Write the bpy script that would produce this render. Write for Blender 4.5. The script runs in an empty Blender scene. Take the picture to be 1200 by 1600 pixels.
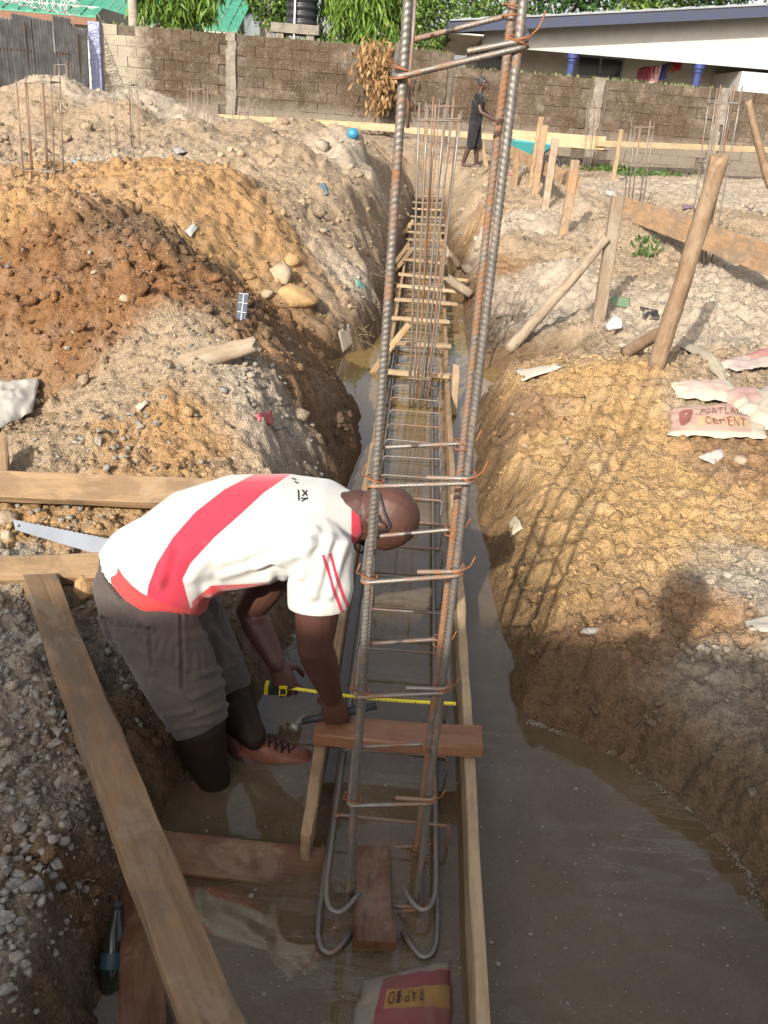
import bpy, bmesh, math, random
import numpy as np
from mathutils import Vector, Matrix
random.seed(7); RNG = np.random.default_rng(11)
S = bpy.context.scene
COL = S.collection
rad = math.radians

# ------------------------------------------------------------------ camera
FPX = 1350.0                                   # focal length in pixels of the 1200 x 1600 photograph
PITCH = math.atan(1350 / 2860); ROLL = math.atan(238 / 2850); CAMH = 2.05
FW = np.array([0, math.cos(PITCH), -math.sin(PITCH)])
_R0 = np.array([1.0, 0, 0]); _U0 = np.array([0, math.sin(PITCH), math.cos(PITCH)])
RT = math.cos(ROLL) * _R0 + math.sin(ROLL) * _U0
UP = -math.sin(ROLL) * _R0 + math.cos(ROLL) * _U0
CC = np.array([0, 0, CAMH])
cd = bpy.data.cameras.new('camera'); cam = bpy.data.objects.new('camera', cd); COL.objects.link(cam)
cd.sensor_fit = 'HORIZONTAL'; cd.sensor_width = 36.0; cd.lens = 36.0 * FPX / 1200
cd.clip_start = 0.05; cd.clip_end = 500
cam.matrix_world = Matrix(((RT[0], UP[0], -FW[0], 0), (RT[1], UP[1], -FW[1], 0), (RT[2], UP[2], -FW[2], CAMH), (0, 0, 0, 1)))
S.camera = cam

# ------------------------------------------------------------------ sky, sun, exposure
SUN_TO = np.array([0.3404, 0.8185, -0.4628])   # direction the sunlight travels
SUN_EL = math.asin(0.4628)
w = bpy.data.worlds.new('World'); S.world = w; w.use_nodes = True
nt = w.node_tree; bg = nt.nodes['Background']
sky = nt.nodes.new('ShaderNodeTexSky'); sky.sky_type = 'NISHITA'; sky.sun_disc = False
sky.sun_elevation = SUN_EL
sky.sun_rotation = math.atan2(-SUN_TO[0], -SUN_TO[1])
sky.air_density = 1.0; sky.dust_density = 4.0; sky.ozone_density = 0.6
hz = nt.nodes.new('ShaderNodeHueSaturation'); hz.inputs['Saturation'].default_value = 0.42; hz.inputs['Value'].default_value = 1.08   # hazy white tropical sky
nt.links.new(sky.outputs[0], hz.inputs['Color']); nt.links.new(hz.outputs[0], bg.inputs[0]); bg.inputs[1].default_value = 0.15
sl = bpy.data.lights.new('sun', 'SUN'); sl.energy = 4.6; sl.angle = rad(0.6); sl.color = (1.0, 0.945, 0.84)
so = bpy.data.objects.new('sun', sl); COL.objects.link(so)
so.rotation_euler = Vector(SUN_TO).to_track_quat('-Z', 'Y').to_euler(); so.location = (-4, -8, 9)
S.view_settings.view_transform = 'Standard'; S.view_settings.look = 'None'
S.view_settings.exposure = 0.68; S.view_settings.gamma = 1.0
S.cycles.max_bounces = 6; S.cycles.diffuse_bounces = 3; S.cycles.glossy_bounces = 3; S.cycles.transmission_bounces = 4; S.cycles.transparent_max_bounces = 6
S.render.resolution_x = 768; S.render.resolution_y = 1024

# ------------------------------------------------------------------ pixel -> place
def ray(x, y): return FW + RT * (x - 600) / FPX - UP * (y - 800) / FPX
def PZ(x, y, z=0.0):                            # point on the pixel's ray at height z
    d = ray(x, y); return CC + d * ((z - CAMH) / d[2])
def PY(x, y, Y):                                # point on the pixel's ray at distance Y
    d = ray(x, y); return CC + d * (Y / d[1])
def proj(v):
    q = np.asarray(v, float) - CC; ww = q @ FW
    return 600 + FPX * (q @ RT) / ww, 800 - FPX * (q @ UP) / ww

# ------------------------------------------------------------------ noise
def _h(ix, iy, iz, s):
    a = (ix.astype(np.int64) * 374761393 + iy.astype(np.int64) * 668265263 + iz * 2147483647 + s * 974634777) & 0xFFFFFFFF
    a = ((a ^ (a >> 13)) * 1274126177) & 0xFFFFFFFF
    return ((a ^ (a >> 16)) & 0xFFFFFF) / float(0xFFFFFF)
def vn2(x, y, s=0):
    ix = np.floor(x); iy = np.floor(y); fx = x - ix; fy = y - iy
    fx = fx * fx * fx * (fx * (fx * 6 - 15) + 10); fy = fy * fy * fy * (fy * (fy * 6 - 15) + 10)
    a = _h(ix, iy, 0, s); b = _h(ix + 1, iy, 0, s); c = _h(ix, iy + 1, 0, s); d = _h(ix + 1, iy + 1, 0, s)
    return (a + (b - a) * fx + (c - a) * fy + (a - b - c + d) * fx * fy) * 2 - 1
def fbm2(x, y, oct=4, s=0, g=0.5):
    r = 0; a = 1.0; n = 0
    for i in range(oct):
        c, sn = math.cos(0.6 * i), math.sin(0.6 * i)
        r = r + a * vn2((c * x - sn * y) * 2 ** i + 17.3 * i, (sn * x + c * y) * 2 ** i - 9.1 * i, s + i); n += a; a *= g
    return r / n
def vn3(p, s=0):
    return (vn2(p[:, 0] + 0.37 * p[:, 2] + 5.1 * np.floor(p[:, 2] * 0), p[:, 1] + 0.61 * p[:, 2], s) + vn2(p[:, 1] - 0.43 * p[:, 0], p[:, 2] + 0.31 * p[:, 0], s + 3)
            + vn2(p[:, 2] + 0.29 * p[:, 1], p[:, 0] - 0.53 * p[:, 1], s + 7)) / 2.0
def worley(x, y, s=0):
    ix = np.floor(x); iy = np.floor(y); best = np.full(x.shape, 9.0); bid = np.zeros(x.shape)
    for dx in (-1, 0, 1):
        for dy in (-1, 0, 1):
            cx = ix + dx; cy = iy + dy
            d = (cx + _h(cx, cy, 1, s) - x) ** 2 + (cy + _h(cx, cy, 2, s) - y) ** 2
            m = d < best; best = np.where(m, d, best); bid = np.where(m, _h(cx, cy, 3, s), bid)
    return np.sqrt(best), bid
def sstep(a, b, x):
    t = np.clip((x - a) / (b - a), 0, 1); return t * t * (3 - 2 * t)

# ------------------------------------------------------------------ object helpers
def new_mesh(name, v, f, smooth=False):
    me = bpy.data.meshes.new(name); me.from_pydata([tuple(map(float, p)) for p in v], [], f)
    if smooth: me.polygons.foreach_set('use_smooth', [True] * len(me.polygons))
    me.update(); return me
def link(o, parent=None):
    COL.objects.link(o)
    if parent is not None: o.parent = parent
    return o
def tag(o, label=None, cat=None, group=None, kind=None):
    if label: o['label'] = label
    if cat: o['category'] = cat
    if group: o['group'] = group
    if kind: o['kind'] = kind
    return o
def thing(name, label, cat, loc=(0, 0, 0), group=None):
    o = bpy.data.objects.new(name, None); o.empty_display_size = 0.1; o.location = tuple(map(float, loc))
    link(o); return tag(o, label, cat, group)
def rootloc(o):
    l = Vector((0, 0, 0))
    while o is not None: l = l + o.location; o = o.parent
    return np.array(l)
class MB:
    def __init__(s): s.v = []; s.f = []
    def add(s, v, f):
        n = len(s.v); s.v.extend([tuple(map(float, p)) for p in v]); s.f.extend([tuple(i + n for i in q) for q in f])
    def box(s, c, sx, sy, sz, ax=None, ay=None, az=None):
        c = np.asarray(c, float)
        ax = np.array([1., 0, 0]) if ax is None else unit(ax); ay = np.array([0, 1., 0]) if ay is None else unit(ay); az = np.array([0, 0, 1.]) if az is None else unit(az)
        v = [c + ax * i * sx / 2 + ay * j * sy / 2 + az * k * sz / 2 for i in (-1, 1) for j in (-1, 1) for k in (-1, 1)]
        s.add(v, [(0, 1, 3, 2), (4, 6, 7, 5), (0, 4, 5, 1), (2, 3, 7, 6), (0, 2, 6, 4), (1, 5, 7, 3)]); return s
    def beam(s, a, b, wd, th, side=None):
        a = np.asarray(a, float); b = np.asarray(b, float); ax = unit(b - a)
        sd = np.array([0, 0, 1.]) if side is None else np.asarray(side, float)
        if abs(ax @ unit(sd)) > 0.98: sd = np.array([1., 0, 0])
        ay = unit(np.cross(sd, ax)); az = np.cross(ax, ay)
        return s.box((a + b) / 2, np.linalg.norm(b - a), wd, th, ax, ay, az)
    def tube(s, pts, r, n=8, cap=True, rib=None):
        pts = np.asarray(pts, float)
        if rib: pts = resample(pts, rib / 4.0)
        m = len(pts); rr = np.full(m, r) if np.isscalar(r) else np.asarray(r, float)
        t = np.gradient(pts, axis=0); t /= np.linalg.norm(t, axis=1)[:, None] + 1e-12
        u = np.cross(t[0], [0, 0, 1.]);
        if np.linalg.norm(u) < 1e-3: u = np.cross(t[0], [1., 0, 0])
        u = unit(u); al = np.concatenate([[0], np.cumsum(np.linalg.norm(np.diff(pts, axis=0), axis=1))])
        th = np.arange(n) * 2 * math.pi / n; V = []
        for i in range(m):
            u = unit(u - t[i] * (u @ t[i])); w2 = np.cross(t[i], u)
            ri = np.full(n, rr[i])
            if rib:
                ph = al[i] / rib + np.abs(((th / math.pi) % 2) - 1) * 1.0
                ri = ri * (1 + 0.10 * np.clip(np.sin(2 * math.pi * ph) * 1.6, -0.4, 1)); ri[0] *= 1.08; ri[n // 2] *= 1.08
            V.append(pts[i] + np.outer(np.cos(th) * ri, u) + np.outer(np.sin(th) * ri, w2))
        V = np.concatenate(V); F = []
        for i in range(m - 1):
            for j in range(n):
                k = (j + 1) % n; F.append((i * n + j, i * n + k, (i + 1) * n + k, (i + 1) * n + j))
        if cap: F.append(tuple(range(n - 1, -1, -1))); F.append(tuple((m - 1) * n + j for j in range(n)))
        s.add(V, F); return s
    def limb(s, pts, radii, n=14):
        pts = [np.asarray(p, float) for p in pts]; P = []; Rr = []
        d0 = unit(pts[0] - pts[1]); d1 = unit(pts[-1] - pts[-2])
        for a in (1.0, 0.85, 0.5): P.append(pts[0] + d0 * radii[0] * math.sin(a * math.pi / 2) * 0.98); Rr.append(max(radii[0] * math.cos(a * math.pi / 2), 0.0006))
        for i in range(len(pts)): P.append(pts[i]); Rr.append(radii[i])
        for a in (0.5, 0.85, 1.0): P.append(pts[-1] + d1 * radii[-1] * math.sin(a * math.pi / 2) * 0.98); Rr.append(max(radii[-1] * math.cos(a * math.pi / 2), 0.0006))
        return s.tube(P, Rr, n)
    def loft(s, rings, n=24, pw=2.0):
        th = np.arange(n) * 2 * math.pi / n; m = len(rings); V = []; F = []
        c = np.sign(np.cos(th)) * np.abs(np.cos(th)) ** (2 / pw); q = np.sign(np.sin(th)) * np.abs(np.sin(th)) ** (2 / pw)
        for (o, a, b) in rings: V.append(np.asarray(o, float) + np.outer(c, a) + np.outer(q, b))
        for i in range(m - 1):
            for j in range(n):
                k = (j + 1) % n; F.append((i * n + j, i * n + k, (i + 1) * n + k, (i + 1) * n + j))
        F.append(tuple(range(n - 1, -1, -1))); F.append(tuple((m - 1) * n + j for j in range(n)))
        s.add(np.concatenate(V), F); return s
    def ell(s, c, a, b, d, n=16, m=10):
        c = np.asarray(c, float); a = np.asarray(a, float); b = np.asarray(b, float); d = np.asarray(d, float)
        V = [c - d]; F = []
        for i in range(1, m):
            p = -math.pi / 2 + math.pi * i / m
            for j in range(n):
                t = 2 * math.pi * j / n; V.append(c + math.cos(p) * (math.cos(t) * a + math.sin(t) * b) + math.sin(p) * d)
        V.append(c + d); L = len(V) - 1
        for j in range(n):
            k = (j + 1) % n; F.append((0, 1 + k, 1 + j)); F.append((L, 1 + (m - 2) * n + j, 1 + (m - 2) * n + k))
            for i in range(m - 2): F.append((1 + i * n + j, 1 + i * n + k, 1 + (i + 1) * n + k, 1 + (i + 1) * n + j))
        s.add(V, F); return s
    def build(s, name, mat, parent=None, smooth=False, origin=None):
        V = np.asarray(s.v, float)
        if parent is not None: o0 = rootloc(parent)
        elif origin is not None: o0 = np.asarray(origin, float)
        else:
            o0 = (V.min(0) + V.max(0)) / 2; o0[2] = V[:, 2].min()
        me = new_mesh(name, V - o0, s.f, smooth); me.materials.append(mat)
        o = bpy.data.objects.new(name, me); link(o, parent)
        if parent is None: o.location = tuple(map(float, o0))
        return o
def unit(v):
    v = np.asarray(v, float); return v / (np.linalg.norm(v) + 1e-12)
def resample(p, step):
    p = np.asarray(p, float); al = np.concatenate([[0], np.cumsum(np.linalg.norm(np.diff(p, axis=0), axis=1))])
    q = np.linspace(0, al[-1], max(2, int(al[-1] / step) + 1)); return np.stack([np.interp(q, al, p[:, i]) for i in range(3)], 1)
def arc_path(p, r=0.02, k=5):
    """polyline with its corners rounded to radius r"""
    p = [np.asarray(q, float) for q in p]; out = [p[0]]
    for i in range(1, len(p) - 1):
        a = unit(p[i - 1] - p[i]); b = unit(p[i + 1] - p[i]); l = min(r, np.linalg.norm(p[i - 1] - p[i]) * 0.49, np.linalg.norm(p[i + 1] - p[i]) * 0.49)
        s0 = p[i] + a * l; s1 = p[i] + b * l
        for j in range(k + 1):
            t = j / k; out.append((1 - t) ** 2 * s0 + 2 * t * (1 - t) * p[i] + t * t * s1)
    out.append(p[-1]); return np.array(out)
def frame_obj(name, me, mat, a, b, side, parent=None):
    """object whose local X runs from a to b"""
    a = np.asarray(a, float); b = np.asarray(b, float); ax = unit(b - a); sd = np.asarray(side, float)
    ay = unit(np.cross(sd, ax)); az = np.cross(ax, ay)
    if not me.materials: me.materials.append(mat)
    o = bpy.data.objects.new(name, me); link(o, parent)
    l = a - (rootloc(parent) if parent is not None else 0)
    o.matrix_local = Matrix(((ax[0], ay[0], az[0], l[0]), (ax[1], ay[1], az[1], l[1]), (ax[2], ay[2], az[2], l[2]), (0, 0, 0, 1)))
    return o
def plank_mesh(L, W, T, seed=0, rough=0.0025, bow=0.004):
    """sawn board along +X from 0 to L, worn edges, a little bowed"""
    r = np.random.default_rng(seed); n = max(4, int(L / 0.12)); c = min(W, T) * 0.12
    prof = [(-W / 2 + c, -T / 2), (W / 2 - c, -T / 2), (W / 2, -T / 2 + c), (W / 2, T / 2 - c), (W / 2 - c, T / 2), (-W / 2 + c, T / 2), (-W / 2, T / 2 - c), (-W / 2, -T / 2 + c)]
    V = []; F = []; b1, b2 = r.normal(0, bow, 2)
    for i in range(n + 1):
        t = i / n; j = r.normal(0, rough, (8, 2)) * (0.6 if 0 < i < n else 1.0)
        ex = r.normal(0, 0.004, 8) if i in (0, n) else np.zeros(8)
        for k, (y, z) in enumerate(prof):
            V.append((t * L + ex[k], y + j[k, 0] + b1 * math.sin(t * 3.14), z + j[k, 1] * 0.6 + b2 * math.sin(t * 3.14)))
    for i in range(n):
        for k in range(8):
            q = (k + 1) % 8; F.append((i * 8 + k, i * 8 + q, (i + 1) * 8 + q, (i + 1) * 8 + k))
    F.append(tuple(range(7, -1, -1))); F.append(tuple(n * 8 + k for k in range(8)))
    return new_mesh('plank', V, F)
_ps = [100]
def plank(name, a, b, W, T, mat, side=(0, 0, 1), parent=None, label=None, cat=None, group=None, rough=0.0025):
    _ps[0] += 1; L = float(np.linalg.norm(np.asarray(b, float) - np.asarray(a, float)))
    o = frame_obj(name, plank_mesh(L, W, T, _ps[0], rough), mat, a, b, side, parent)
    return tag(o, label, cat, group)
def pole_mesh(L, r0, r1, seed=0, bend=0.02, n=10):
    r = np.random.default_rng(seed); m = max(6, int(L / 0.05)); p1, p2, a1, a2 = r.random(4) * 6.28
    V = []; F = []; ph = r.random(n) * 6.28
    for i in range(m + 1):
        t = i / m; rr = r0 + (r1 - r0) * t
        for j in range(n):
            th = 6.283 * j / n; q = rr * (1 + 0.06 * math.sin(2 * th + p1 + t * 3) + r.normal(0, 0.035) + 0.05 * math.sin(t * 19 + ph[j]))
            ex = (r.normal(0, rr * 0.22) if i == m else 0)
            V.append((t * L + ex, math.cos(th) * q + bend * math.sin(t * 3.1) * math.cos(a1), math.sin(th) * q + bend * math.sin(t * 5 + a2) * 0.5))
    for i in range(m):
        for j in range(n):
            k = (j + 1) % n; F.append((i * n + j, i * n + k, (i + 1) * n + k, (i + 1) * n + j))
    F.append(tuple(range(n - 1, -1, -1))); F.append(tuple(m * n + j for j in range(n)))
    me = new_mesh('pole', V, F, True)
    for p in me.polygons[-2:]: p.use_smooth = False
    return me
def pole(name, a, b, r0, r1, mat, label=None, cat=None, group=None, parent=None, bend=0.012):
    _ps[0] += 1; L = float(np.linalg.norm(np.asarray(b, float) - np.asarray(a, float)))
    o = frame_obj(name, pole_mesh(L, r0, r1, _ps[0], bend), mat, a, b, (0.2, 0.9, 0.3), parent)
    return tag(o, label, cat, group)
def remesh(mb, voxel, it=6, name='body', fac=0.5):
    me = new_mesh(name, mb.v, mb.f); o = bpy.data.objects.new('tmp', me); COL.objects.link(o)
    m = o.modifiers.new('r', 'REMESH'); m.mode = 'VOXEL'; m.voxel_size = voxel
    if it: q = o.modifiers.new('s', 'SMOOTH'); q.iterations = it; q.factor = fac
    dg = bpy.context.evaluated_depsgraph_get(); dg.update()
    out = bpy.data.meshes.new_from_object(o.evaluated_get(dg)); bpy.data.objects.remove(o)
    out.polygons.foreach_set('use_smooth', [True] * len(out.polygons)); out.name = name
    return out
def mverts(me):
    a = np.empty(len(me.vertices) * 3); me.vertices.foreach_get('co', a); return a.reshape(-1, 3)
def mnormals(me):
    a = np.empty(len(me.vertices) * 3); me.vertices.foreach_get('normal', a); return a.reshape(-1, 3)
def setverts(me, v): me.vertices.foreach_set('co', np.ascontiguousarray(v, float).ravel()); me.update()
def fattr(me, name, vals):
    a = me.attributes.new(name, 'FLOAT', 'POINT'); a.data.foreach_set('value', np.ascontiguousarray(vals, float))
def link_mesh(name, me, mat, parent):
    V = mverts(me); setverts(me, V - rootloc(parent)); me.materials.clear(); me.materials.append(mat)
    return link(bpy.data.objects.new(name, me), parent)

# ------------------------------------------------------------------ materials
def mat_new(name):
    m = bpy.data.materials.new(name); m.use_nodes = True; t = m.node_tree; t.nodes.clear()
    o = t.nodes.new('ShaderNodeOutputMaterial'); b = t.nodes.new('ShaderNodeBsdfPrincipled'); t.links.new(b.outputs[0], o.inputs[0])
    return m, t, b, o
def nd(t, typ, **k):
    n = t.nodes.new(typ)
    for a, v in k.items(): setattr(n, a, v)
    return n
def noise(t, scale, detail=4, rough=0.6, vec=None, dist=0.0):
    n = nd(t, 'ShaderNodeTexNoise'); n.inputs['Scale'].default_value = scale; n.inputs['Detail'].default_value = detail
    n.inputs['Roughness'].default_value = rough; n.inputs['Distortion'].default_value = dist
    if vec is not None: t.links.new(vec, n.inputs['Vector'])
    return n.outputs[0]
def ramp(t, fac, stops):
    r = nd(t, 'ShaderNodeValToRGB'); e = r.color_ramp.elements
    while len(e) < len(stops): e.new(0.5)
    for i, (p, c) in enumerate(stops):
        e[i].position = p; e[i].color = (c[0], c[1], c[2], 1) if not np.isscalar(c) else (c, c, c, 1)
    t.links.new(fac, r.inputs[0]); return r.outputs[0]
def mix(t, fac, a, b, mode='MIX'):
    m = nd(t, 'ShaderNodeMix', data_type='RGBA', blend_type=mode); 
    if np.isscalar(fac): m.inputs[0].default_value = fac
    else: t.links.new(fac, m.inputs[0])
    for i, v in ((6, a), (7, b)):
        if isinstance(v, (tuple, list)): m.inputs[i].default_value = (v[0], v[1], v[2], 1)
        else: t.links.new(v, m.inputs[i])
    return m.outputs[2]
def math_(t, op, a, b=None, c=None):
    m = nd(t, 'ShaderNodeMath', operation=op)
    for i, v in enumerate((a, b, c)):
        if v is None: continue
        if np.isscalar(v): m.inputs[i].default_value = v
        else: t.links.new(v, m.inputs[i])
    return m.outputs[0]
def bump(t, b, h, strength=0.5, dist=0.01):
    n = nd(t, 'ShaderNodeBump'); n.inputs['Strength'].default_value = strength; n.inputs['Distance'].default_value = dist
    t.links.new(h, n.inputs['Height']); t.links.new(n.outputs[0], b.inputs['Normal'])
def objco(t, scale=(1, 1, 1)):
    c = nd(t, 'ShaderNodeTexCoord'); m = nd(t, 'ShaderNodeMapping'); m.inputs['Scale'].default_value = scale
    t.links.new(c.outputs['Object'], m.inputs['Vector']); 
    i = nd(t, 'ShaderNodeObjectInfo'); mu = nd(t, 'ShaderNodeVectorMath', operation='ADD'); sc = math_(t, 'MULTIPLY', i.outputs['Random'], 37.0)
    t.links.new(m.outputs[0], mu.inputs[0]); t.links.new(sc, mu.inputs[1]); return mu.outputs[0], i.outputs['Random']
def m_simple(name, c, rough=0.7, var=0.25, scale=12, metal=0.0, bmp=0.2, bd=0.004, c2=None, spec=0.4):
    m, t, b, o = mat_new(name); v, rnd = objco(t)
    n = noise(t, scale, 5, 0.6, v)
    lo = tuple(x * (1 - var) for x in c) if c2 is None else c2; hi = tuple(min(1, x * (1 + var)) for x in c)
    t.links.new(ramp(t, n, [(0.3, lo), (0.7, hi)]), b.inputs['Base Color']); b.inputs['Roughness'].default_value = rough
    b.inputs['Metallic'].default_value = metal; b.inputs['Specular IOR Level'].default_value = spec
    if bmp: bump(t, b, noise(t, scale * 4, 4, 0.6, v), bmp, bd)
    return m
def m_wood(name, c1, c2, dirt=(0.16, 0.13, 0.10), dirt_amt=0.5, rough=0.75):
    m, t, b, o = mat_new(name); v, rnd = objco(t, (1.2, 16, 16)); v2, _ = objco(t, (2.2, 4, 4)); v3, _ = objco(t, (3, 60, 60))
    g = noise(t, 2.2, 6, 0.65, v, 0.8); fine = noise(t, 2, 4, 0.7, v3); st = noise(t, 1.6, 8, 0.72, v2, 0.7)
    col = ramp(t, g, [(0.25, c2), (0.5, c1), (0.75, tuple(min(1, x * 1.18) for x in c1))])
    col = mix(t, math_(t, 'MULTIPLY', fine, 0.35), col, tuple(x * 0.55 for x in c2))
    col = mix(t, math_(t, 'MULTIPLY', ramp(t, st, [(0.46, 0.0), (0.56, .75), (0.75, 1.0)]), dirt_amt), col, dirt)
    v4, _ = objco(t, (5, 7, 7)); col = mix(t, math_(t, 'MULTIPLY', ramp(t, noise(t, 1.3, 9, 0.75, v4, 0.5), [(0.53, 0.0), (0.62, 1.0)]), dirt_amt * .55), col, (0.32, 0.25, 0.175))
    hs = nd(t, 'ShaderNodeHueSaturation'); t.links.new(col, hs.inputs['Color'])
    t.links.new(math_(t, 'MULTIPLY_ADD', rnd, 0.5, 0.75), hs.inputs['Value'])
    t.links.new(hs.outputs[0], b.inputs['Base Color']); b.inputs['Roughness'].default_value = rough; b.inputs['Specular IOR Level'].default_value = 0.25
    bump(t, b, math_(t, 'ADD', g, math_(t, 'MULTIPLY', fine, 0.6)), 0.5, 0.004)
    return m
M = {}
M['wood'] = m_wood('sawn_wood', (0.33, 0.215, 0.118), (0.22, 0.13, 0.064), (0.15, 0.10, 0.062), 0.75)
M['wood_dull'] = m_wood('weathered_wood', (0.30, 0.185, 0.10), (0.18, 0.105, 0.055), (0.15, 0.115, 0.085), 0.85)
M['wood_red'] = m_wood('wet_red_wood', (0.19, 0.080, 0.040), (0.085, 0.032, 0.016), (0.24, 0.15, 0.085), 0.32, 0.5)
M['wood_wet'] = m_wood('soaked_wood', (0.105, 0.046, 0.024), (0.045, 0.019, 0.010), (0.22, 0.15, 0.09), 0.35, 0.4)
M['wood_pale'] = m_wood('pale_new_wood', (0.40, 0.285, 0.17), (0.29, 0.19, 0.10), (0.20, 0.145, 0.09), 0.65)
M['bark'] = m_wood('bark', (0.21, 0.135, 0.08), (0.11, 0.07, 0.04), (0.28, 0.205, 0.14), 0.6, 0.9)
M['trunk'] = m_wood('trunk_bark', (0.30, 0.26, 0.21), (0.17, 0.14, 0.11), (0.40, 0.37, 0.32), 0.5, 0.95)
M['log'] = m_wood('grey_log', (0.24, 0.18, 0.125), (0.14, 0.10, 0.07), (0.31, 0.26, 0.20), 0.6, 0.9)
def m_rebar(name, rust):
    m, t, b, o = mat_new(name); v, rnd = objco(t); n = noise(t, 7, 5, 0.65, v); n2 = noise(t, 60, 4, 0.7, v)
    f = ramp(t, math_(t, 'ADD', n, math_(t, 'MULTIPLY', math_(t, 'SUBTRACT', n2, 0.5), 0.5)), [(0.62 - rust * 0.45, 0.0), (0.80 - rust * 0.40, 1.0)])
    steel = mix(t, n2, (0.11, 0.098, 0.086), (0.28, 0.255, 0.225)); rst = mix(t, n2, (0.12, 0.052, 0.026), (0.27, 0.135, 0.065))
    t.links.new(mix(t, f, steel, rst), b.inputs['Base Color'])
    t.links.new(math_(t, 'MULTIPLY_ADD', f, -0.55, 0.6), b.inputs['Metallic']); t.links.new(math_(t, 'MULTIPLY_ADD', f, 0.35, 0.5), b.inputs['Roughness'])
    bump(t, b, n2, 0.3, 0.001); return m
M['steel'] = m_rebar('rebar_grey', 0.22); M['rusty'] = m_rebar('rebar_rusty', 0.58); M['mixed'] = m_rebar('rebar_mixed', 0.36)
M['wire'] = m_simple('tie_wire', (0.26, 0.10, 0.04), 0.85, 0.4, 40, 0.2)

# ================================================================== THE GROUND
# heights read off the photograph: ('z', px, py, height) near the camera, (px, py, distance) farther off
_TZ = [(0,1590,.30),(110,1590,.30),(0,1400,.29),(120,1400,.29),(0,1200,.30),(150,1200,.28),(0,1050,.32),(170,1050,.28),(0,950,.34),(120,950,.32),(230,1000,.26),
       (0,860,.36),(130,850,.38),(0,770,.42),(200,770,.46),(60,690,.52),(200,680,.56),(330,720,.52),(440,740,.46),
       (860,960,.30),(960,1010,.29),(1060,1060,.28),(1200,1130,.27),(1050,960,.34),(1190,960,.36),(850,870,.36),(820,780,.40),(950,850,.40),(1100,830,.44),(1200,800,.46)]
_TY = [(100,620,4.3),(260,600,4.25),(265,497,4.75),(330,560,4.4),(400,620,4.2),(480,700,4.1),(450,580,4.5),
       (20,620,4.6),(40,520,4.9),(120,480,5.0),(60,400,5.4),(160,380,5.5),(30,300,6.3),(150,292,6.3),(230,328,6.1),(300,395,5.7),(380,475,5.4),(440,525,5.2),(500,580,5.1),(540,650,4.9),
       (150,330,7.3),(300,440,6.5),(30,330,7.3),
       (400,480,6.7),(470,520,6.9),(230,290,8.3),(250,245,9.6),(330,250,9.5),(400,298,9.0),(350,350,8.0),(450,376,8.2),(430,450,7.6),(500,480,7.8),(550,500,7.8),(590,510,7.8),
       (300,280,10.8),(100,285,8.5),(420,300,10.4),
       (60,240,12),(150,210,13.5),(130,145,17.5),(30,160,17.5),(260,200,17),(350,236,12.5),(420,248,11.5),(400,212,16),(480,207,17),(500,290,11),(560,240,15),(560,330,10.5),(580,400,9.4),(610,460,8.8),(600,300,13),(640,280,17),
       (200,190,21),(400,195,23),(600,212,23),(100,170,22),
       (800,690,4.6),(900,700,4.55),(1050,700,4.6),(1190,690,4.65),(790,630,5.2),(870,600,5.4),(950,556,5.7),(1050,585,5.5),(1190,590,5.6),(830,600,5.6),
       (800,560,7.2),(900,530,7.0),(1000,540,6.9),(1100,540,6.7),(1190,520,6.9),(800,480,8.6),(900,450,8.8),(1000,450,8.6),(1100,440,8.8),(1190,430,9),(760,400,10.5),(850,380,10.5),(950,400,10.2),(1080,370,11.3),(1190,380,11),
       (770,330,13.5),(860,320,13.5),(950,330,13),(1150,320,15),(760,285,17),(850,280,18),(1000,285,20),(1180,295,19.5),(740,262,20.5),(1000,276,23.5),(1190,282,23.5)]
_CP = [PZ(*a) for a in _TZ] + [PY(*a) for a in _TY]
_CP += [np.array(p, float) for p in [(-1, .3, .3), (1, .2, .3), (0, .3, .3), (-3, .5, .32), (3, .8, .32), (-4, 3, .45), (4, 3, .5), (-5, 6, 1.0), (6, 6, .7), (-9, 12, 1.2), (10, 12, .9),
        (-14, 20, 1.2), (15, 20, 1.0), (-10, 30, 1.1), (0, 32, 1.1), (12, 32, 1.0), (-25, 40, 1.1), (25, 40, 1.0), (0, 60, 1.1), (-3, -3, .3), (3, -3, .3), (0, -6, .3), (-20, 0, .5), (20, 0, .5), (-40, 60, 1.1), (40, 60, 1.1), (-30, -8, .3), (30, -8, .3)]]
_CP = np.array(_CP)
def _tps(d2): return d2 * np.log(d2 + 1e-9) * 0.5
def _warp(x, y):                                   # log-like distance so near points and far points weigh alike
    r = np.maximum(y + 3.0, 0.5); return np.stack([x / (0.35 * r + 0.9), np.log(r) * 2.4], -1)
_W = _warp(_CP[:, 0], _CP[:, 1])
_K = _tps(((_W[:, None] - _W[None]) ** 2).sum(-1)) + np.eye(len(_W)) * 0.02
_Pm = np.c_[np.ones(len(_W)), _W]
_sol = np.linalg.solve(np.block([[_K, _Pm], [_Pm.T, np.zeros((3, 3))]]), np.r_[_CP[:, 2], 0, 0, 0])
def tps(x, y):
    q = _warp(x, y); out = np.empty(len(x))
    for i in range(0, len(x), 60000):
        a = q[i:i + 60000]; d = ((a[:, None] - _W[None]) ** 2).sum(-1)
        out[i:i + 60000] = _tps(d) @ _sol[:-3] + np.c_[np.ones(len(a)), a] @ _sol[-3:]
    return out
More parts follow.
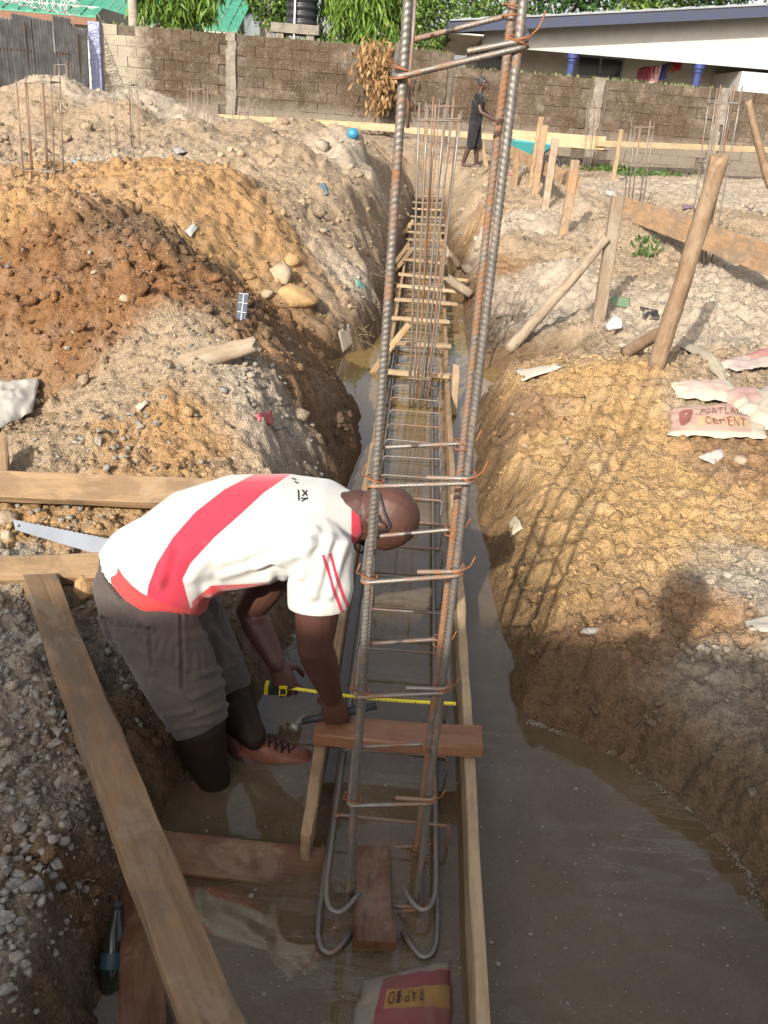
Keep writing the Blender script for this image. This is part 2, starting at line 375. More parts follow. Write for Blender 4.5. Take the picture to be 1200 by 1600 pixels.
# the flooded trench: its waterline, walked round from the lower left of the picture
_wl = [(150,1640),(178,1560),(190,1480),(225,1380),(252,1270),(290,1190),(340,1130),(410,1085),(440,1040),(468,980),(490,900),(515,820),(543,750),(566,700),(562,650),(540,622),(480,600),(430,585)]
_wf = [(440,562),(520,562),(580,545),(606,505),(618,455),(632,405),(646,360),(656,330),(682,330),(690,365),(704,420),(722,470),(730,540),(742,570),(790,578),(870,590)]
_wr = [(860,612),(792,612),(752,625),(741,690),(745,780),(766,900),(788,1000),(802,1090),(815,1112),(880,1138),(960,1182),(1080,1262),(1150,1340),(1200,1425),(1230,1520),(1240,1640)]
POLY = np.array([PZ(x, y, 0)[:2] for x, y in _wl + _wf + _wr] + [(1.15, 1.1), (0.9, 0.72), (0.3, 0.62), (-0.35, 0.66), (-0.56, 0.95)])
def trench_sd(x, y):
    p = np.stack([x, y], -1); best = np.full(len(x), 1e9); ins = np.zeros(len(x), bool)
    for i in range(len(POLY)):
        a = POLY[i]; b = POLY[(i + 1) % len(POLY)]; e = b - a; q = p - a
        t = np.clip((q @ e) / (e @ e), 0, 1); best = np.minimum(best, ((q - t[:, None] * e) ** 2).sum(1))
        c = ((a[1] > p[:, 1]) != (b[1] > p[:, 1])) & (p[:, 0] < (b[0] - a[0]) * (p[:, 1] - a[1]) / (b[1] - a[1] + 1e-12) + a[0]); ins ^= c
    return np.where(ins, -1, 1) * np.sqrt(best)
# soil colour and lumpiness by place: (px, py, distance, colour, clod size 0..1)
TAN = (0.275, 0.203, 0.133); PALE = (0.345, 0.282, 0.212); ORG = (0.305, 0.182, 0.083); RED = (0.170, 0.084, 0.036); YEL = (0.365, 0.232, 0.105); GRY = (0.265, 0.225, 0.175); DK = (0.13, 0.08, 0.045); BRN = (0.22, 0.13, 0.068)
_ZN = [(60,1000,2.3,GRY,.5),(40,1200,1.8,GRY,.5),(40,1450,1.3,GRY,.4),(170,1300,1.6,BRN,.5),(140,1500,1.25,DK,.4),(200,1100,2.0,BRN,.4),(20,880,2.9,GRY,.5),(120,900,2.8,TAN,.5),(150,800,3.2,ORG,.5),(60,830,3.1,ORG,.5),
       (100,700,3.6,TAN,.4),(200,690,3.7,ORG,.4),(280,640,4.0,ORG,.5),(170,640,4.1,TAN,.4),(330,610,4.2,TAN,.5),(380,580,4.3,PALE,.3),(430,640,4.1,PALE,.3),(480,690,4.1,GRY,.3),(500,640,4.4,GRY,.4),(530,640,4.8,DK,.6),(440,550,4.9,BRN,.8),(500,590,5.0,DK,.8),
       (265,510,4.7,TAN,.5),(220,560,4.5,TAN,.5),(30,600,4.6,BRN,.8),(120,560,4.7,RED,1),(60,480,5.0,RED,1),(160,460,5.1,RED,1),(240,440,5.3,RED,1),(120,380,5.5,RED,1),(200,360,5.8,DK,1),(330,470,5.4,RED,.9),(270,390,5.7,DK,1),(60,330,6.0,ORG,.9),(150,310,6.2,BRN,.9),(390,520,5.2,DK,.9),
       (260,280,8.8,ORG,.5),(330,300,8.8,ORG,.4),(350,380,7.7,ORG,.4),(400,370,8.2,ORG,.6),(440,420,7.8,ORG,.5),(480,480,7.7,BRN,.6),(420,480,6.8,ORG,.5),(540,490,7.8,TAN,.5),(570,440,8.8,PALE,.5),
       (400,270,11.5,TAN,.4),(440,300,10.7,TAN,.4),(500,330,10.2,TAN,.6),(540,400,9.3,TAN,.5),(300,220,14,TAN,.5),(150,200,14,TAN,.5),(130,150,17.5,PALE,.5),(40,250,11.5,TAN,.6),(60,180,16,TAN,.5),(500,220,16,TAN,.5),(580,270,14,PALE,.5),(620,300,13,TAN,.5),(200,240,11,PALE,.5),
       (850,930,3.0,YEL,.4),(950,900,3.2,YEL,.4),(1000,800,3.8,YEL,.35),(850,780,4.0,YEL,.35),(880,680,4.6,YEL,.35),(980,640,5.0,YEL,.4),(930,570,5.6,YEL,.4),(1050,750,4.2,YEL,.4),(1150,720,4.4,BRN,.5),(1150,820,3.7,YEL,.35),(800,640,5.1,BRN,.5),(1180,950,3.1,GRY,.4),(1080,980,2.9,BRN,.4),(980,1000,2.8,BRN,.4),(1150,1060,2.6,GRY,.4),(870,990,2.75,BRN,.4),
       (1100,640,5.2,TAN,.4),(1180,600,5.6,TAN,.4),(1050,560,6.2,TAN,.4),(850,560,7.1,BRN,.5),(900,520,7.2,TAN,.5),(1000,500,7.5,PALE,.4),(1150,480,7.8,PALE,.4),(1100,540,6.8,PALE,.4),(800,500,8.2,GRY,.5),(820,440,9.2,PALE,.4),(900,440,9,PALE,.4),(1000,420,9.4,TAN,.5),(1150,440,9,PALE,.3),
       (760,420,10,BRN,.6),(780,360,12,PALE,.5),(860,350,12,PALE,.5),(820,390,10.8,TAN,.5),(950,350,12,TAN,.5),(1080,350,12.5,TAN,.4),(1180,340,14,PALE,.3),(800,300,16,TAN,.5),(900,300,17,PALE,.4),(1100,300,18,PALE,.3),(760,270,20,TAN,.5),(720,330,12.5,ORG,.5),(740,300,15,TAN,.5)]
_ZP = np.array([PY(a, b, c)[:2] for a, b, c, _, _ in _ZN]); _ZC = np.array([c for *_, c, _ in _ZN]); _ZL = np.array([l for *_, l in _ZN])
_ZW = _warp(_ZP[:, 0], _ZP[:, 1])
def zone(x, y):
    q = _warp(x + 0.10 * fbm2(x * 4, y * 4, 3, 5) * (1 + y * .06), y + 0.10 * fbm2(x * 4, y * 4, 3, 9) * (1 + y * .06))
    c = np.empty((len(x), 3)); l = np.empty(len(x))
    for i in range(0, len(x), 60000):
        d = ((q[i:i + 60000, None] - _ZW[None]) ** 2).sum(-1); wg = 1 / (d + 0.0012) ** 2.6; wg /= wg.sum(1, keepdims=True)
        c[i:i + 60000] = wg @ _ZC; l[i:i + 60000] = wg @ _ZL
    return c, l
_HEAPS = [(*PY(a, b, Y)[:2], r_, h_) for a, b, Y, r_, h_ in ((235,190,19,.9,.40),(330,195,19,.7,.14),(430,198,19,.8,.16),(525,203,19,.8,.16),(480,215,16.5,.7,.34),(80,175,17.5,.9,.38),(200,215,14.5,.6,.30),(60,215,14,.7,.34),(285,225,13.5,.6,.26),(540,232,15,.6,.36),(590,262,14,.5,.34),(455,255,12,.55,.28),(515,300,10.8,.45,.24),(380,222,15,.5,.26),(780,285,16.5,.5,.22),(850,300,16,.5,.22),(905,330,13,.45,.18),(830,345,12.2,.4,.20),(780,385,10.8,.35,.18),(960,360,11.5,.4,.16),(1060,330,14,.6,.18),(1150,350,13,.6,.16),(880,430,9.3,.35,.16),(1000,470,8.2,.3,.12),(1130,500,7.6,.35,.12))]
def height(x, y, fine=True):
    x = np.asarray(x, float).ravel(); y = np.asarray(y, float).ravel()
    z = tps(x, y); far = np.clip(y / 12, 0.15, 1.2); c = None
    z = z + 0.10 * far * fbm2(x * 1.3, y * 1.3, 4, 21) + 0.05 * np.minimum(far, .7) * fbm2(x * 3.5, y * 3.5, 3, 23)
    for hx, hy, hr, hh_ in _HEAPS: z = z + hh_ * np.exp(-((x - hx) ** 2 + (y - hy) ** 2) / hr ** 2)
    if fine:
        c, l = zone(x, y)
        w1, i1 = worley(x * 9, y * 9, 3); w2, i2 = worley(x * 22 + 3, y * 22, 4); w3, i3 = worley(x * 48, y * 48 + 9, 6); w0, i0 = worley(x * 3.3 + .5, y * 3.3, 8)
        big = np.clip(y / 9, 0.12, 1.0)
        z = z + l * (0.040 * (i1 > .45) * np.clip(1 - (w1 / .62) ** 2, 0, 1) * i1 * np.clip(y / 4, .4, 1.2) + 0.030 * sstep(.3, .8, l) * np.clip(1.15 - (w2 / .5) ** 1.3, 0, .62) * i2 + 0.011 * np.clip(1.15 - (w3 / .5) ** 1.3, 0, .62) * i3)
        z = z + 0.06 * big * (i0 > .55) * np.clip(1 - (w0 / .55) ** 2, 0, 1) * (i0 - .4) + 0.042 * (np.abs(fbm2(x * 8, y * 8, 5, 31, .66)) * 2 - .5) * np.clip(.5 + y / 8, .5, 1.3) + 0.006 * fbm2(x * 55, y * 55, 2, 35)
        rg = 1 - np.abs(fbm2(x * 2.2 + 4, y * 2.2, 4, 41)); z = z - 0.05 * np.clip(y / 8, .1, 1) * np.clip((rg - .86) / .14, 0, 1)
    sd = trench_sd(x, y); nz = 0.07 * fbm2(x * 5, y * 5, 4, 51) + (0.03 * fbm2(x * 19, y * 19, 3, 55) if fine else 0)
    s2 = sd + nz * sstep(0.0, 0.12, sd + .06)
    wall = np.where(s2 > 0, np.where(s2 < 0.10, s2 * 1.9, 0.19 + (s2 - 0.10) * (1.55 + .5 * vn2(x * 2, y * 2, 61))), s2 * 1.8)
    wall = np.maximum(wall, -0.26 + (0.03 * fbm2(x * 6, y * 6, 3, 66)))
    k = 0.05; hh = np.clip(0.5 + 0.5 * (z - wall) / k, 0, 1)
    zz = z * (1 - hh) + wall * hh - k * hh * (1 - hh)
    return (zz, sd, c) if fine else zz
def GZ(x, y): return float(height(np.array([x]), np.array([y]))[0][0])
def G(px, py, dmin=0.9):
    """where the pixel's ray meets the ground"""
    d = ray(px, py); d = d / d[1]; y0, y1 = dmin, 34.0
    for n_ in (150, 12):
        Y = np.exp(np.linspace(math.log(y0), math.log(y1), n_)); p = CC + np.outer(Y, d); h = height(p[:, 0], p[:, 1])[0]; hit = p[:, 2] < h
        k = int(np.argmax(hit)) if hit.any() else n_ - 1; y0, y1 = Y[max(0, k - 1)], Y[k]
    return np.array([p[k, 0], p[k, 1], h[k]])
# one sheet, finer where it is near
_rows = [-9., -6, -4, -2.5, -1.5, -.8, -.3, .1, .35, .5]
while _rows[-1] < 30: _rows.append(_rows[-1] + max(0.0075, 0.0036 * _rows[-1]))
while _rows[-1] < 130: _rows.append(_rows[-1] * 1.08)
_rows = np.array(_rows)
_in = np.linspace(-0.62, 0.62, 400)
_t = np.concatenate([[-9, -6, -4, -3, -2.2, -1.8], -np.linspace(.63, 1.5, 70)[::-1], _in, np.linspace(.63, 1.5, 70), [1.8, 2.2, 3, 4, 6, 9]])
_sc = np.maximum(_rows * 0.93 + 0.35, 0.8)
GX = np.outer(_sc, _t); GY = np.repeat(_rows[:, None], len(_t), 1)
gz, gsd, gcol = height(GX.ravel(), GY.ravel())
V = np.stack([GX.ravel(), GY.ravel(), gz], 1)
nr, nc = GX.shape
idx = np.arange(nr * nc).reshape(nr, nc)
F = np.stack([idx[:-1, :-1], idx[:-1, 1:], idx[1:, 1:], idx[1:, :-1]], -1).reshape(-1, 4)
me = bpy.data.meshes.new('ground'); me.vertices.add(len(V)); me.vertices.foreach_set('co', V.ravel())
me.loops.add(F.size); me.loops.foreach_set('vertex_index', F.ravel().astype(np.int32)); me.polygons.add(len(F))
me.polygons.foreach_set('loop_start', np.arange(0, F.size, 4, dtype=np.int32)); me.update(calc_edges=True); me.validate()
me.polygons.foreach_set('use_smooth', np.ones(len(F), bool))
# wet earth beside the water is darker earth
wet = (1 - sstep(0.14, 0.46, gz + 0.10 * fbm2(GX.ravel() * 5, GY.ravel() * 5, 3, 71))) * (gsd < .55)
wcol = np.array([0.085, 0.050, 0.025]); colr = gcol * (1 - wet[:, None] * .85) + wcol * wet[:, None] * .85
ca = me.color_attributes.new('soil', 'FLOAT_COLOR', 'POINT'); ca.data.foreach_set('color', np.c_[colr, np.ones(len(colr))].ravel())
fattr(me, 'wet', wet)
def m_soil():
    m, t, b, o = mat_new('soil'); at = nd(t, 'ShaderNodeAttribute', attribute_name='soil'); wa = nd(t, 'ShaderNodeAttribute', attribute_name='wet')
    g = nd(t, 'ShaderNodeNewGeometry'); v = g.outputs['Position']
    n1 = noise(t, 3.0, 5, 0.68, v); n2 = noise(t, 24, 4, 0.7, v); n3 = noise(t, 110, 3, 0.7, v)
    col = mix(t, ramp(t, n1, [(0.48, 0.0), (0.75, 0.38)]), at.outputs['Color'], (0.30, 0.245, 0.19), 'MIX')
    col = mix(t, wa.outputs['Fac'], col, at.outputs['Color'])
    col = mix(t, 1.0, col, ramp(t, n2, [(0.28, 0.62), (0.5, 1.0), (0.74, 1.28)]), 'MULTIPLY')
    col = mix(t, 1.0, col, ramp(t, n3, [(0.30, 0.60), (0.5, 1.0), (0.72, 1.22)]), 'MULTIPLY')
    sp = nd(t, 'ShaderNodeTexVoronoi'); sp.inputs['Scale'].default_value = 34; t.links.new(v, sp.inputs['Vector'])
    sel = math_(t, 'MULTIPLY', ramp(t, sp.outputs['Distance'], [(0.10, 1.0), (0.2, 0.0)]), ramp(t, noise(t, 2.3, 3, .5, v), [(0.55, 0.0), (0.66, 0.6)]))
    sel = math_(t, 'MULTIPLY', sel, math_(t, 'SUBTRACT', 1.0, wa.outputs['Fac']))
    col = mix(t, sel, col, (0.55, 0.52, 0.47))
    t.links.new(col, b.inputs['Base Color']); b.inputs['Specular IOR Level'].default_value = 0.2
    t.links.new(math_(t, 'MULTIPLY_ADD', wa.outputs['Fac'], -0.3, 0.95), b.inputs['Roughness'])
    hs = math_(t, 'ADD', math_(t, 'MULTIPLY', n2, 1.0), math_(t, 'MULTIPLY', n3, 0.5))
    for sc_, am in ((46, .24), (105, .30)):
        vo = nd(t, 'ShaderNodeTexVoronoi'); vo.inputs['Scale'].default_value = sc_; t.links.new(v, vo.inputs['Vector']); hs = math_(t, 'SUBTRACT', hs, math_(t, 'MULTIPLY', vo.outputs['Distance'], am))
    bump(t, b, hs, 0.8, 0.02)
    return m
M['soil'] = m_soil(); me.materials.append(M['soil'])
ground = link(bpy.data.objects.new('ground', me)); tag(ground, 'churned orange, tan and grey excavated earth of the building site', 'ground', kind='structure')

# ------------------------------------------------------------------ muddy water
def m_water():
    m, t, b, o = mat_new('muddy_water'); g = nd(t, 'ShaderNodeNewGeometry'); v = g.outputs['Position']
    n1 = noise(t, 0.9, 4, 0.55, v); sw = noise(t, 2.0, 8, 0.66, v, 1.1); fl = noise(t, 9, 5, 0.6, v, 1.2)
    col = ramp(t, n1, [(0.35, (0.115, 0.082, 0.045)), (0.65, (0.165, 0.118, 0.064))])
    film = ramp(t, sw, [(0.50, 0.0), (0.56, 0.55), (0.60, 0.15), (0.68, 0.6), (0.72, 0.05)])
    col = mix(t, math_(t, 'MULTIPLY', film, 0.30), col, (0.26, 0.22, 0.165))
    mp = nd(t, 'ShaderNodeMapping'); mp.inputs['Rotation'].default_value = (0, 0, .95); mp.inputs['Scale'].default_value = (1.1, 7.5, 1); t.links.new(v, mp.inputs['Vector'])
    scum = math_(t, 'MULTIPLY', ramp(t, noise(t, 1.6, 7, .7, mp.outputs[0], 1.6), [(.50, 0.), (.56, 1.), (.60, .2), (.66, .9), (.70, 0.)]), ramp(t, noise(t, 1.1, 3, .5, v), [(.40, 0.), (.60, 1.)]))
    col = mix(t, math_(t, 'MULTIPLY', scum, .5), col, (0.27, 0.235, 0.19))
    # towards the sunlit cross trench the water is clay-yellow
    sx = nd(t, 'ShaderNodeSeparateXYZ'); t.links.new(v, sx.inputs[0])
    f = ramp(t, math_(t, 'DIVIDE', sx.outputs['Y'], 10.0), [(0.50, 0.0), (0.64, 1.0)])
    col = mix(t, f, col, (0.30, 0.20, 0.085))
    t.links.new(col, b.inputs['Base Color']); b.inputs['IOR'].default_value = 1.45; b.inputs['Specular IOR Level'].default_value = 0.95
    t.links.new(math_(t, 'MULTIPLY_ADD', film, 0.07, 0.012), b.inputs['Roughness'])
    bump(t, b, noise(t, 9, 2, 0.5, v), 0.045, 0.01)
    tr = nd(t, 'ShaderNodeBsdfTransparent'); tr.inputs[0].default_value = (0.74, 0.54, 0.34, 1)
    mx = nd(t, 'ShaderNodeMixShader'); mx.inputs[0].default_value = 0.36
    t.links.new(b.outputs[0], mx.inputs[1]); t.links.new(tr.outputs[0], mx.inputs[2]); t.links.new(mx.outputs[0], o.inputs[0]); return m
M['water'] = m_water()
mb = MB(); mb.add([(-7, 0.55, 0), (9, 0.55, 0), (9, 24, 0), (-7, 24, 0)], [(0, 1, 2, 3)])
wt = mb.build('water', M['water'], origin=(0, 0, 0)); tag(wt, 'still muddy brown water filling the trench', 'water', kind='structure')

# ================================================================== WALLS
def m_block():
    m, t, b, o = mat_new('old_block'); g = nd(t, 'ShaderNodeNewGeometry'); v = g.outputs['Position']; i = nd(t, 'ShaderNodeObjectInfo')
    n1 = noise(t, 0.7, 7, 0.7, v, .6); n2 = noise(t, 5, 6, 0.7, v); n3 = noise(t, 26, 4, 0.75, v)
    base = ramp(t, n2, [(0.3, (0.055, 0.042, 0.030)), (0.52, (0.105, 0.080, 0.058)), (0.75, (0.22, 0.18, 0.135))])
    base = mix(t, ramp(t, n1, [(0.40, 0.0), (0.58, 0.85)]), base, (0.060, 0.038, 0.022))
    hs = nd(t, 'ShaderNodeHueSaturation'); t.links.new(base, hs.inputs['Color']); t.links.new(math_(t, 'MULTIPLY_ADD', i.outputs['Random'], 0.3, 0.82), hs.inputs['Value'])
    col = mix(t, ramp(t, n3, [(0.57, 0.0), (0.68, 0.5)]), hs.outputs[0], (0.36, 0.33, 0.27))
    # black algae creeping down from the coping
    sx = nd(t, 'ShaderNodeSeparateXYZ'); t.links.new(v, sx.inputs[0])
    al = math_(t, 'ADD', math_(t, 'MULTIPLY', math_(t, 'SUBTRACT', sx.outputs['Z'], 2.9), 0.9), math_(t, 'MULTIPLY', math_(t, 'SUBTRACT', n2, 0.5), 1.8))
    col = mix(t, ramp(t, al, [(0.25, 0.0), (0.75, 0.7)]), col, (0.075, 0.06, 0.038))
    # sunlight painted in as paler blocks towards the left end; low courses paler too
    lf = ramp(t, math_(t, 'ADD', math_(t, 'MULTIPLY', sx.outputs['X'], -0.1), math_(t, 'MULTIPLY', n2, .12)), [(0.72, 0.0), (0.79, 0.85)])
    col = mix(t, lf, col, (0.33, 0.285, 0.22))
    lw = ramp(t, math_(t, 'ADD', sx.outputs['Z'], math_(t, 'MULTIPLY', n2, 0.9)), [(0.0, 1.0), (1.0, 1.0)])
    lo = ramp(t, math_(t, 'MULTIPLY', math_(t, 'ADD', sx.outputs['Z'], math_(t, 'MULTIPLY', n2, 0.8)), .4), [(0.80, 0.65), (0.90, 0.0)])
    col = mix(t, lo, col, (0.20, 0.17, 0.135))
    t.links.new(col, b.inputs['Base Color']); b.inputs['Roughness'].default_value = 0.95; b.inputs['Specular IOR Level'].default_value = .15
    bump(t, b, math_(t, 'ADD', n2, n3), 0.7, 0.03); return m
M['block'] = m_block()
M['mortar'] = m_simple('mortar', (0.085, 0.066, 0.048), 0.95, 0.4, 8, bmp=.5, bd=.01)
M['concrete'] = m_simple('concrete', (0.17, 0.147, 0.118), 0.95, 0.35, 6, bmp=.5, bd=.01)
M['white'] = m_simple('white_paint', (0.37, 0.36, 0.335), 0.8, 0.08, 3, bmp=.1)
M['cream'] = m_simple('cream_wall', (0.40, 0.375, 0.33), 0.85, 0.12, 3, bmp=.1)
M['blue'] = m_simple('blue_paint', (0.022, 0.036, 0.125), 0.6, 0.35, 6, bmp=.1)
M['bluewash'] = m_simple('faded_blue_paint', (0.13, 0.17, 0.42), 0.8, 0.25, 14, c2=(0.40, 0.38, 0.38), bmp=.3)
M['roofgreen'] = m_simple('green_roof_sheet', (0.045, 0.20, 0.13), 0.55, 0.2, 4, bmp=0)
M['roofgrey'] = m_simple('grey_roof_sheet', (0.20, 0.21, 0.22), 0.6, 0.2, 4, bmp=0)
M['darkroom'] = m_simple('dark_glass', (0.02, 0.022, 0.025), 0.2, 0.2, 4, bmp=0)
M['zinc'] = m_simple('galvanised_sheet', (0.36, 0.35, 0.33), 0.6, 0.3, 3, metal=.1, bmp=.15, c2=(0.20, 0.185, 0.17))
M['tank'] = m_simple('black_tank', (0.018, 0.019, 0.021), 0.45, 0.3, 4, bmp=0)
M['pvc'] = m_simple('white_pipe', (0.62, 0.61, 0.58), 0.5, 0.08, 5, bmp=0)
def block_mesh(L, Hh, D, seed):
    r = np.random.default_rng(seed); c = .005; V = []
    for (dx, dz, y) in ((0, 0, 0), (c, c, -c)):
        for sx, sz in ((-1, -1), (1, -1), (1, 1), (-1, 1)):
            V.append((sx * (L / 2 - dx) + r.normal(0, .003), y + r.normal(0, .003), sz * (Hh / 2 - dz) + r.normal(0, .003)))
    for sx, sz in ((-1, -1), (1, -1), (1, 1), (-1, 1)): V.append((sx * L / 2, D, sz * Hh / 2))
    F = [(4, 5, 6, 7)] + [(i, (i + 1) % 4, 4 + (i + 1) % 4, 4 + i) for i in range(4)] + [(8 + i, 8 + (i + 1) % 4, (i + 1) % 4, i) for i in range(4)] + [(11, 10, 9, 8)]
    me = new_mesh('block', V, F); me.materials.append(M['block']); return me
BLK = [block_mesh(.4535, .2262, .09, i) for i in range(6)]; HBK = [block_mesh(.2245, .2262, .09, 50 + i) for i in range(3)]
WY = 24.0
def block_wall(name, label, xa, xb, zb, zt, Y, piers=()):
    L, CH = .455, .228; n = int(round((zt - zb) / CH)); zt = zb + n * CH
    t = thing(name, label, 'wall', ((xa + xb) / 2, Y + .1, zb)); base = rootloc(t)
    MB().box(((xa + xb) / 2, Y + .13, (zb + zt) / 2), xb - xa, .20, zt - zb - .01).build('core', M['mortar'], t)
    for k in range(n):
        x = xa + (L / 4 if k % 2 else L / 2); z = zb + CH * (k + .5)
        if k % 2:
            pass
        first = True
        x = xa
        while x < xb - .1:
            wdt = L / 2 if (k % 2 and first) else L
            if x + wdt > xb + .02:
                wdt = L / 2
                if x + wdt > xb + .05: break
            cx = x + wdt / 2; first = False; x += wdt
            if any(abs(cx - p) < .26 for p in piers): continue
            if k == n - 1 and random.random() < .06: continue
            o = bpy.data.objects.new('block', random.choice(BLK if wdt == L else HBK)); link(o, t)
            o.location = (cx - base[0] + random.gauss(0, .003), Y - base[1] + random.gauss(0, .006), z - base[2] + random.gauss(0, .002)); o.rotation_euler = (random.gauss(0, .006), random.gauss(0, .004), random.gauss(0, .006))
    for p in piers:
        q = MB(); m2 = 14
        for j in range(m2):
            za = zb + (zt - zb + .03) * j / m2; zc = zb + (zt - zb + .03) * (j + 1) / m2
            q.box((p + random.gauss(0, .012), Y + .035 + random.gauss(0, .006), (za + zc) / 2), .24 + random.gauss(0, .02), .14, zc - za + .004)
        q.build('concrete_pier', M['concrete'], t)
    return t, zt
xl = PY(157, 100, WY)[0]; xm = PY(706, 130, WY)[0]; xr = PY(1130, 200, WY)[0]
WALL_L, ztl = block_wall('block_wall', 'long stained concrete block wall behind the trench, left part under the trees', xl, xm, .78, PY(420, 52, WY)[2], WY, (PY(361, 110, WY)[0],))
WALL_R, ztr = block_wall('block_wall', 'brown stained block wall in front of the house with blue columns', xm + .02, xr, .70, PY(900, 113, WY)[2], WY + .04, (PY(928, 190, WY)[0], xr - .14))
block_wall('block_wall', 'lower block wall stretch at the right edge of the picture', xr + .02, xr + 5.0, .70, PY(1170, 146, WY)[2], WY + .3)
# broken glass and moss on the coping
q = MB(); r = np.random.default_rng(4)
for i in range(420):
    x = r.uniform(xl, xr); z = (ztl if x < xm else ztr) - .012; a = r.uniform(0, 3.14); s_ = r.uniform(.02, .06)
    c = np.array([x, WY + .1 + r.uniform(-.09, .09), z]); d = np.array([math.cos(a), math.sin(a), 0]) * s_
    q.add([c - d, c + d, c + d * r.uniform(-.6, .6) + np.array([0, 0, r.uniform(.03, .10)])], [(0, 1, 2)])
M['moss'] = m_simple('moss', (0.10, 0.11, 0.045), 0.95, 0.5, 9)
tag(q.build('moss', M['moss']), 'dry moss and small weeds along the coping of the block walls', 'moss', kind='stuff')
# blue painted corner post
q = MB(); a = PY(148, 34, WY - .1); b_ = PY(152, 150, WY - .1)
for j in range(10):
    q.box(((a[0] + b_[0]) / 2 + random.gauss(0, .006), WY - .02, b_[2] + (a[2] - b_[2]) * (j + .5) / 10), .26 + random.gauss(0, .01), .26, (a[2] - b_[2]) / 10 + .004)
tag(q.build('concrete_post', M['bluewash']), 'faded blue painted concrete post at the left end of the block wall', 'post')

# ------------------------------------------------------------------ corrugated sheet fence
ft = thing('sheet_fence', 'grey corrugated metal sheet fence in the upper left corner', 'fence', PY(70, 160, 22))
fa = PY(141, 150, WY - .15); fb = PY(-60, 150, 19.0); fd = unit([fb[0] - fa[0], fb[1] - fa[1], 0]); fn = np.array([-fd[1], fd[0], 0])
flen = np.linalg.norm((fb - fa)[:2]); k = 0; s0 = 0.0; r = np.random.default_rng(8)
while s0 < flen:
    wd = 0.78; hgt = 2.25 + r.uniform(-.14, .22); tl = r.normal(0, .02); V = []; F = []
    n = 40; off = r.uniform(.0, .03) + (.025 if k % 2 else 0)
    for i in range(n + 1):
        u = i / n * wd; dpt = .022 * math.sin(u / .13 * 6.283) + off
        for zz in (0, hgt * .5, hgt):
            V.append(fa + fd * (s0 + u + tl * zz) - fn * dpt * 1.0 + np.array([0, 0, -fa[2] + .9 + zz]))
    for i in range(n):
        for j in range(2): F.append((i * 3 + j, (i + 1) * 3 + j, (i + 1) * 3 + j + 1, i * 3 + j + 1))
    mm = MB(); mm.add(V, F); mm.build('metal_sheet', M['zinc'], ft, True); s0 += wd - .06; k += 1
for zz in (1.45, 2.55):
    plank('rail', fa + fd * .02 + np.array([0, 0, zz - fa[2]]) + fn * .06 * (-1), fa + fd * (flen - .1) + np.array([0, 0, zz - .12 - fa[2]]) - fn * .06, .07, .05, M['bark'], parent=ft, rough=.006)
for s_ in (.35, 1.35, 2.5, 3.7, 5.0):
    p = fa + fd * s_ - fn * .12
    pole('fence_post', np.array([p[0], p[1], .85]), np.array([p[0] + random.gauss(0, .1), p[1], 3.1 + random.gauss(0, .2)]), .045, .035, M['bark'], parent=ft)
# razor wire
q = MB(); pts = []
for i in range(760):
    s_ = .4 + (flen - .4) * i / 760; an = i / 760 * 6.283 * 26
    pts.append(fa + fd * (s_ + .05 * math.sin(an * .37)) + np.array([0, 0, 3.52 - fa[2] + .16 * math.sin(an)]) + fn * .16 * math.cos(an))
q.tube(pts, .009, 5); M['razor'] = m_simple('razor_wire', (0.5, 0.49, 0.47), 0.4, .15, 8, metal=.7, bmp=0)
tag(q.build('razor_wire', M['razor'], None, True), 'coil of razor wire along the top of the sheet fence', 'wire')

# ------------------------------------------------------------------ house with blue fascia and columns
HY = 31.0
ht = thing('house', 'white single-storey house with blue roof edge and blue veranda columns', 'house', (PY(1000, 160, HY)[0], HY, .9)); 
A = PY(702, 43, HY - .8); B = PY(1330, 12, HY - .8); sl_ = unit(B - A); rise = (B[2] - A[2]) / (B[0] - A[0])
ex = B[0] + (B[0] - A[0]) * .12; rz = A[2] + rise * (ex - A[0])
def roofz(x): return A[2] + rise * (x - A[0]) if x < ex else rz - rise * (x - ex)
q = MB()
for (x0, x1) in ((A[0], ex), (ex, 2 * ex - A[0])):
    m2 = 44
    for i in range(m2):
        ua = x0 + (x1 - x0) * i / m2; ub = x0 + (x1 - x0) * (i + 1) / m2; zo = .02 * (i % 2)
        za, zb_ = roofz(ua) + .22, roofz(ub) + .22
        q.add([(ua, HY - .84, za + zo), (ub, HY - .84, zb_ + zo), (ub, HY + 11, zb_ + zo), (ua, HY + 11, za + zo), (ua, HY - .84, za - .05), (ub, HY - .84, zb_ - .05), (ub, HY + 11, zb_ - .05), (ua, HY + 11, za - .05)],
              [(0, 1, 2, 3), (7, 6, 5, 4), (0, 4, 5, 1), (1, 5, 6, 2), (2, 6, 7, 3), (3, 7, 4, 0)])
rf = q.build('roof', M['roofgrey'], ht); M['fascia'] = m_simple('weathered_blue_board', (0.020, 0.028, 0.062), .7, .35, 5, c2=(.036, .038, .048))
q = MB(); q.beam(A + np.array([0, 0, .0]), np.array([ex, A[1], roofz(ex)]), .05, .27, (0, 0, 1)); q.beam(np.array([ex, A[1], roofz(ex)]), np.array([2 * ex - A[0], A[1], A[2]]), .05, .34, (0, 0, 1))
q.beam(A + np.array([-.03, .05, 0]), A + np.array([-.03, 11.7, 0]), .05, .34, (0, 0, 1)); q.build('fascia', M['fascia'], rf)
q = MB(); q.box((A[0] + .55, HY + 5.0, A[2] - .13), 1.05, 11.5, .04)
for i in range(9): q.box((A[0] + .06 + i * .12, HY + 5.0, A[2] - .155), .02, 11.5, .012)
q.build('soffit', M['cream'], rf)
xw = A[0] + 1.1; zf = 1.0; zbm = PY(900, 108, HY)[2] + .35
q = MB()                                                                    # gable wall above the veranda beam
gx = np.linspace(xw, 2 * ex - xw, 30)
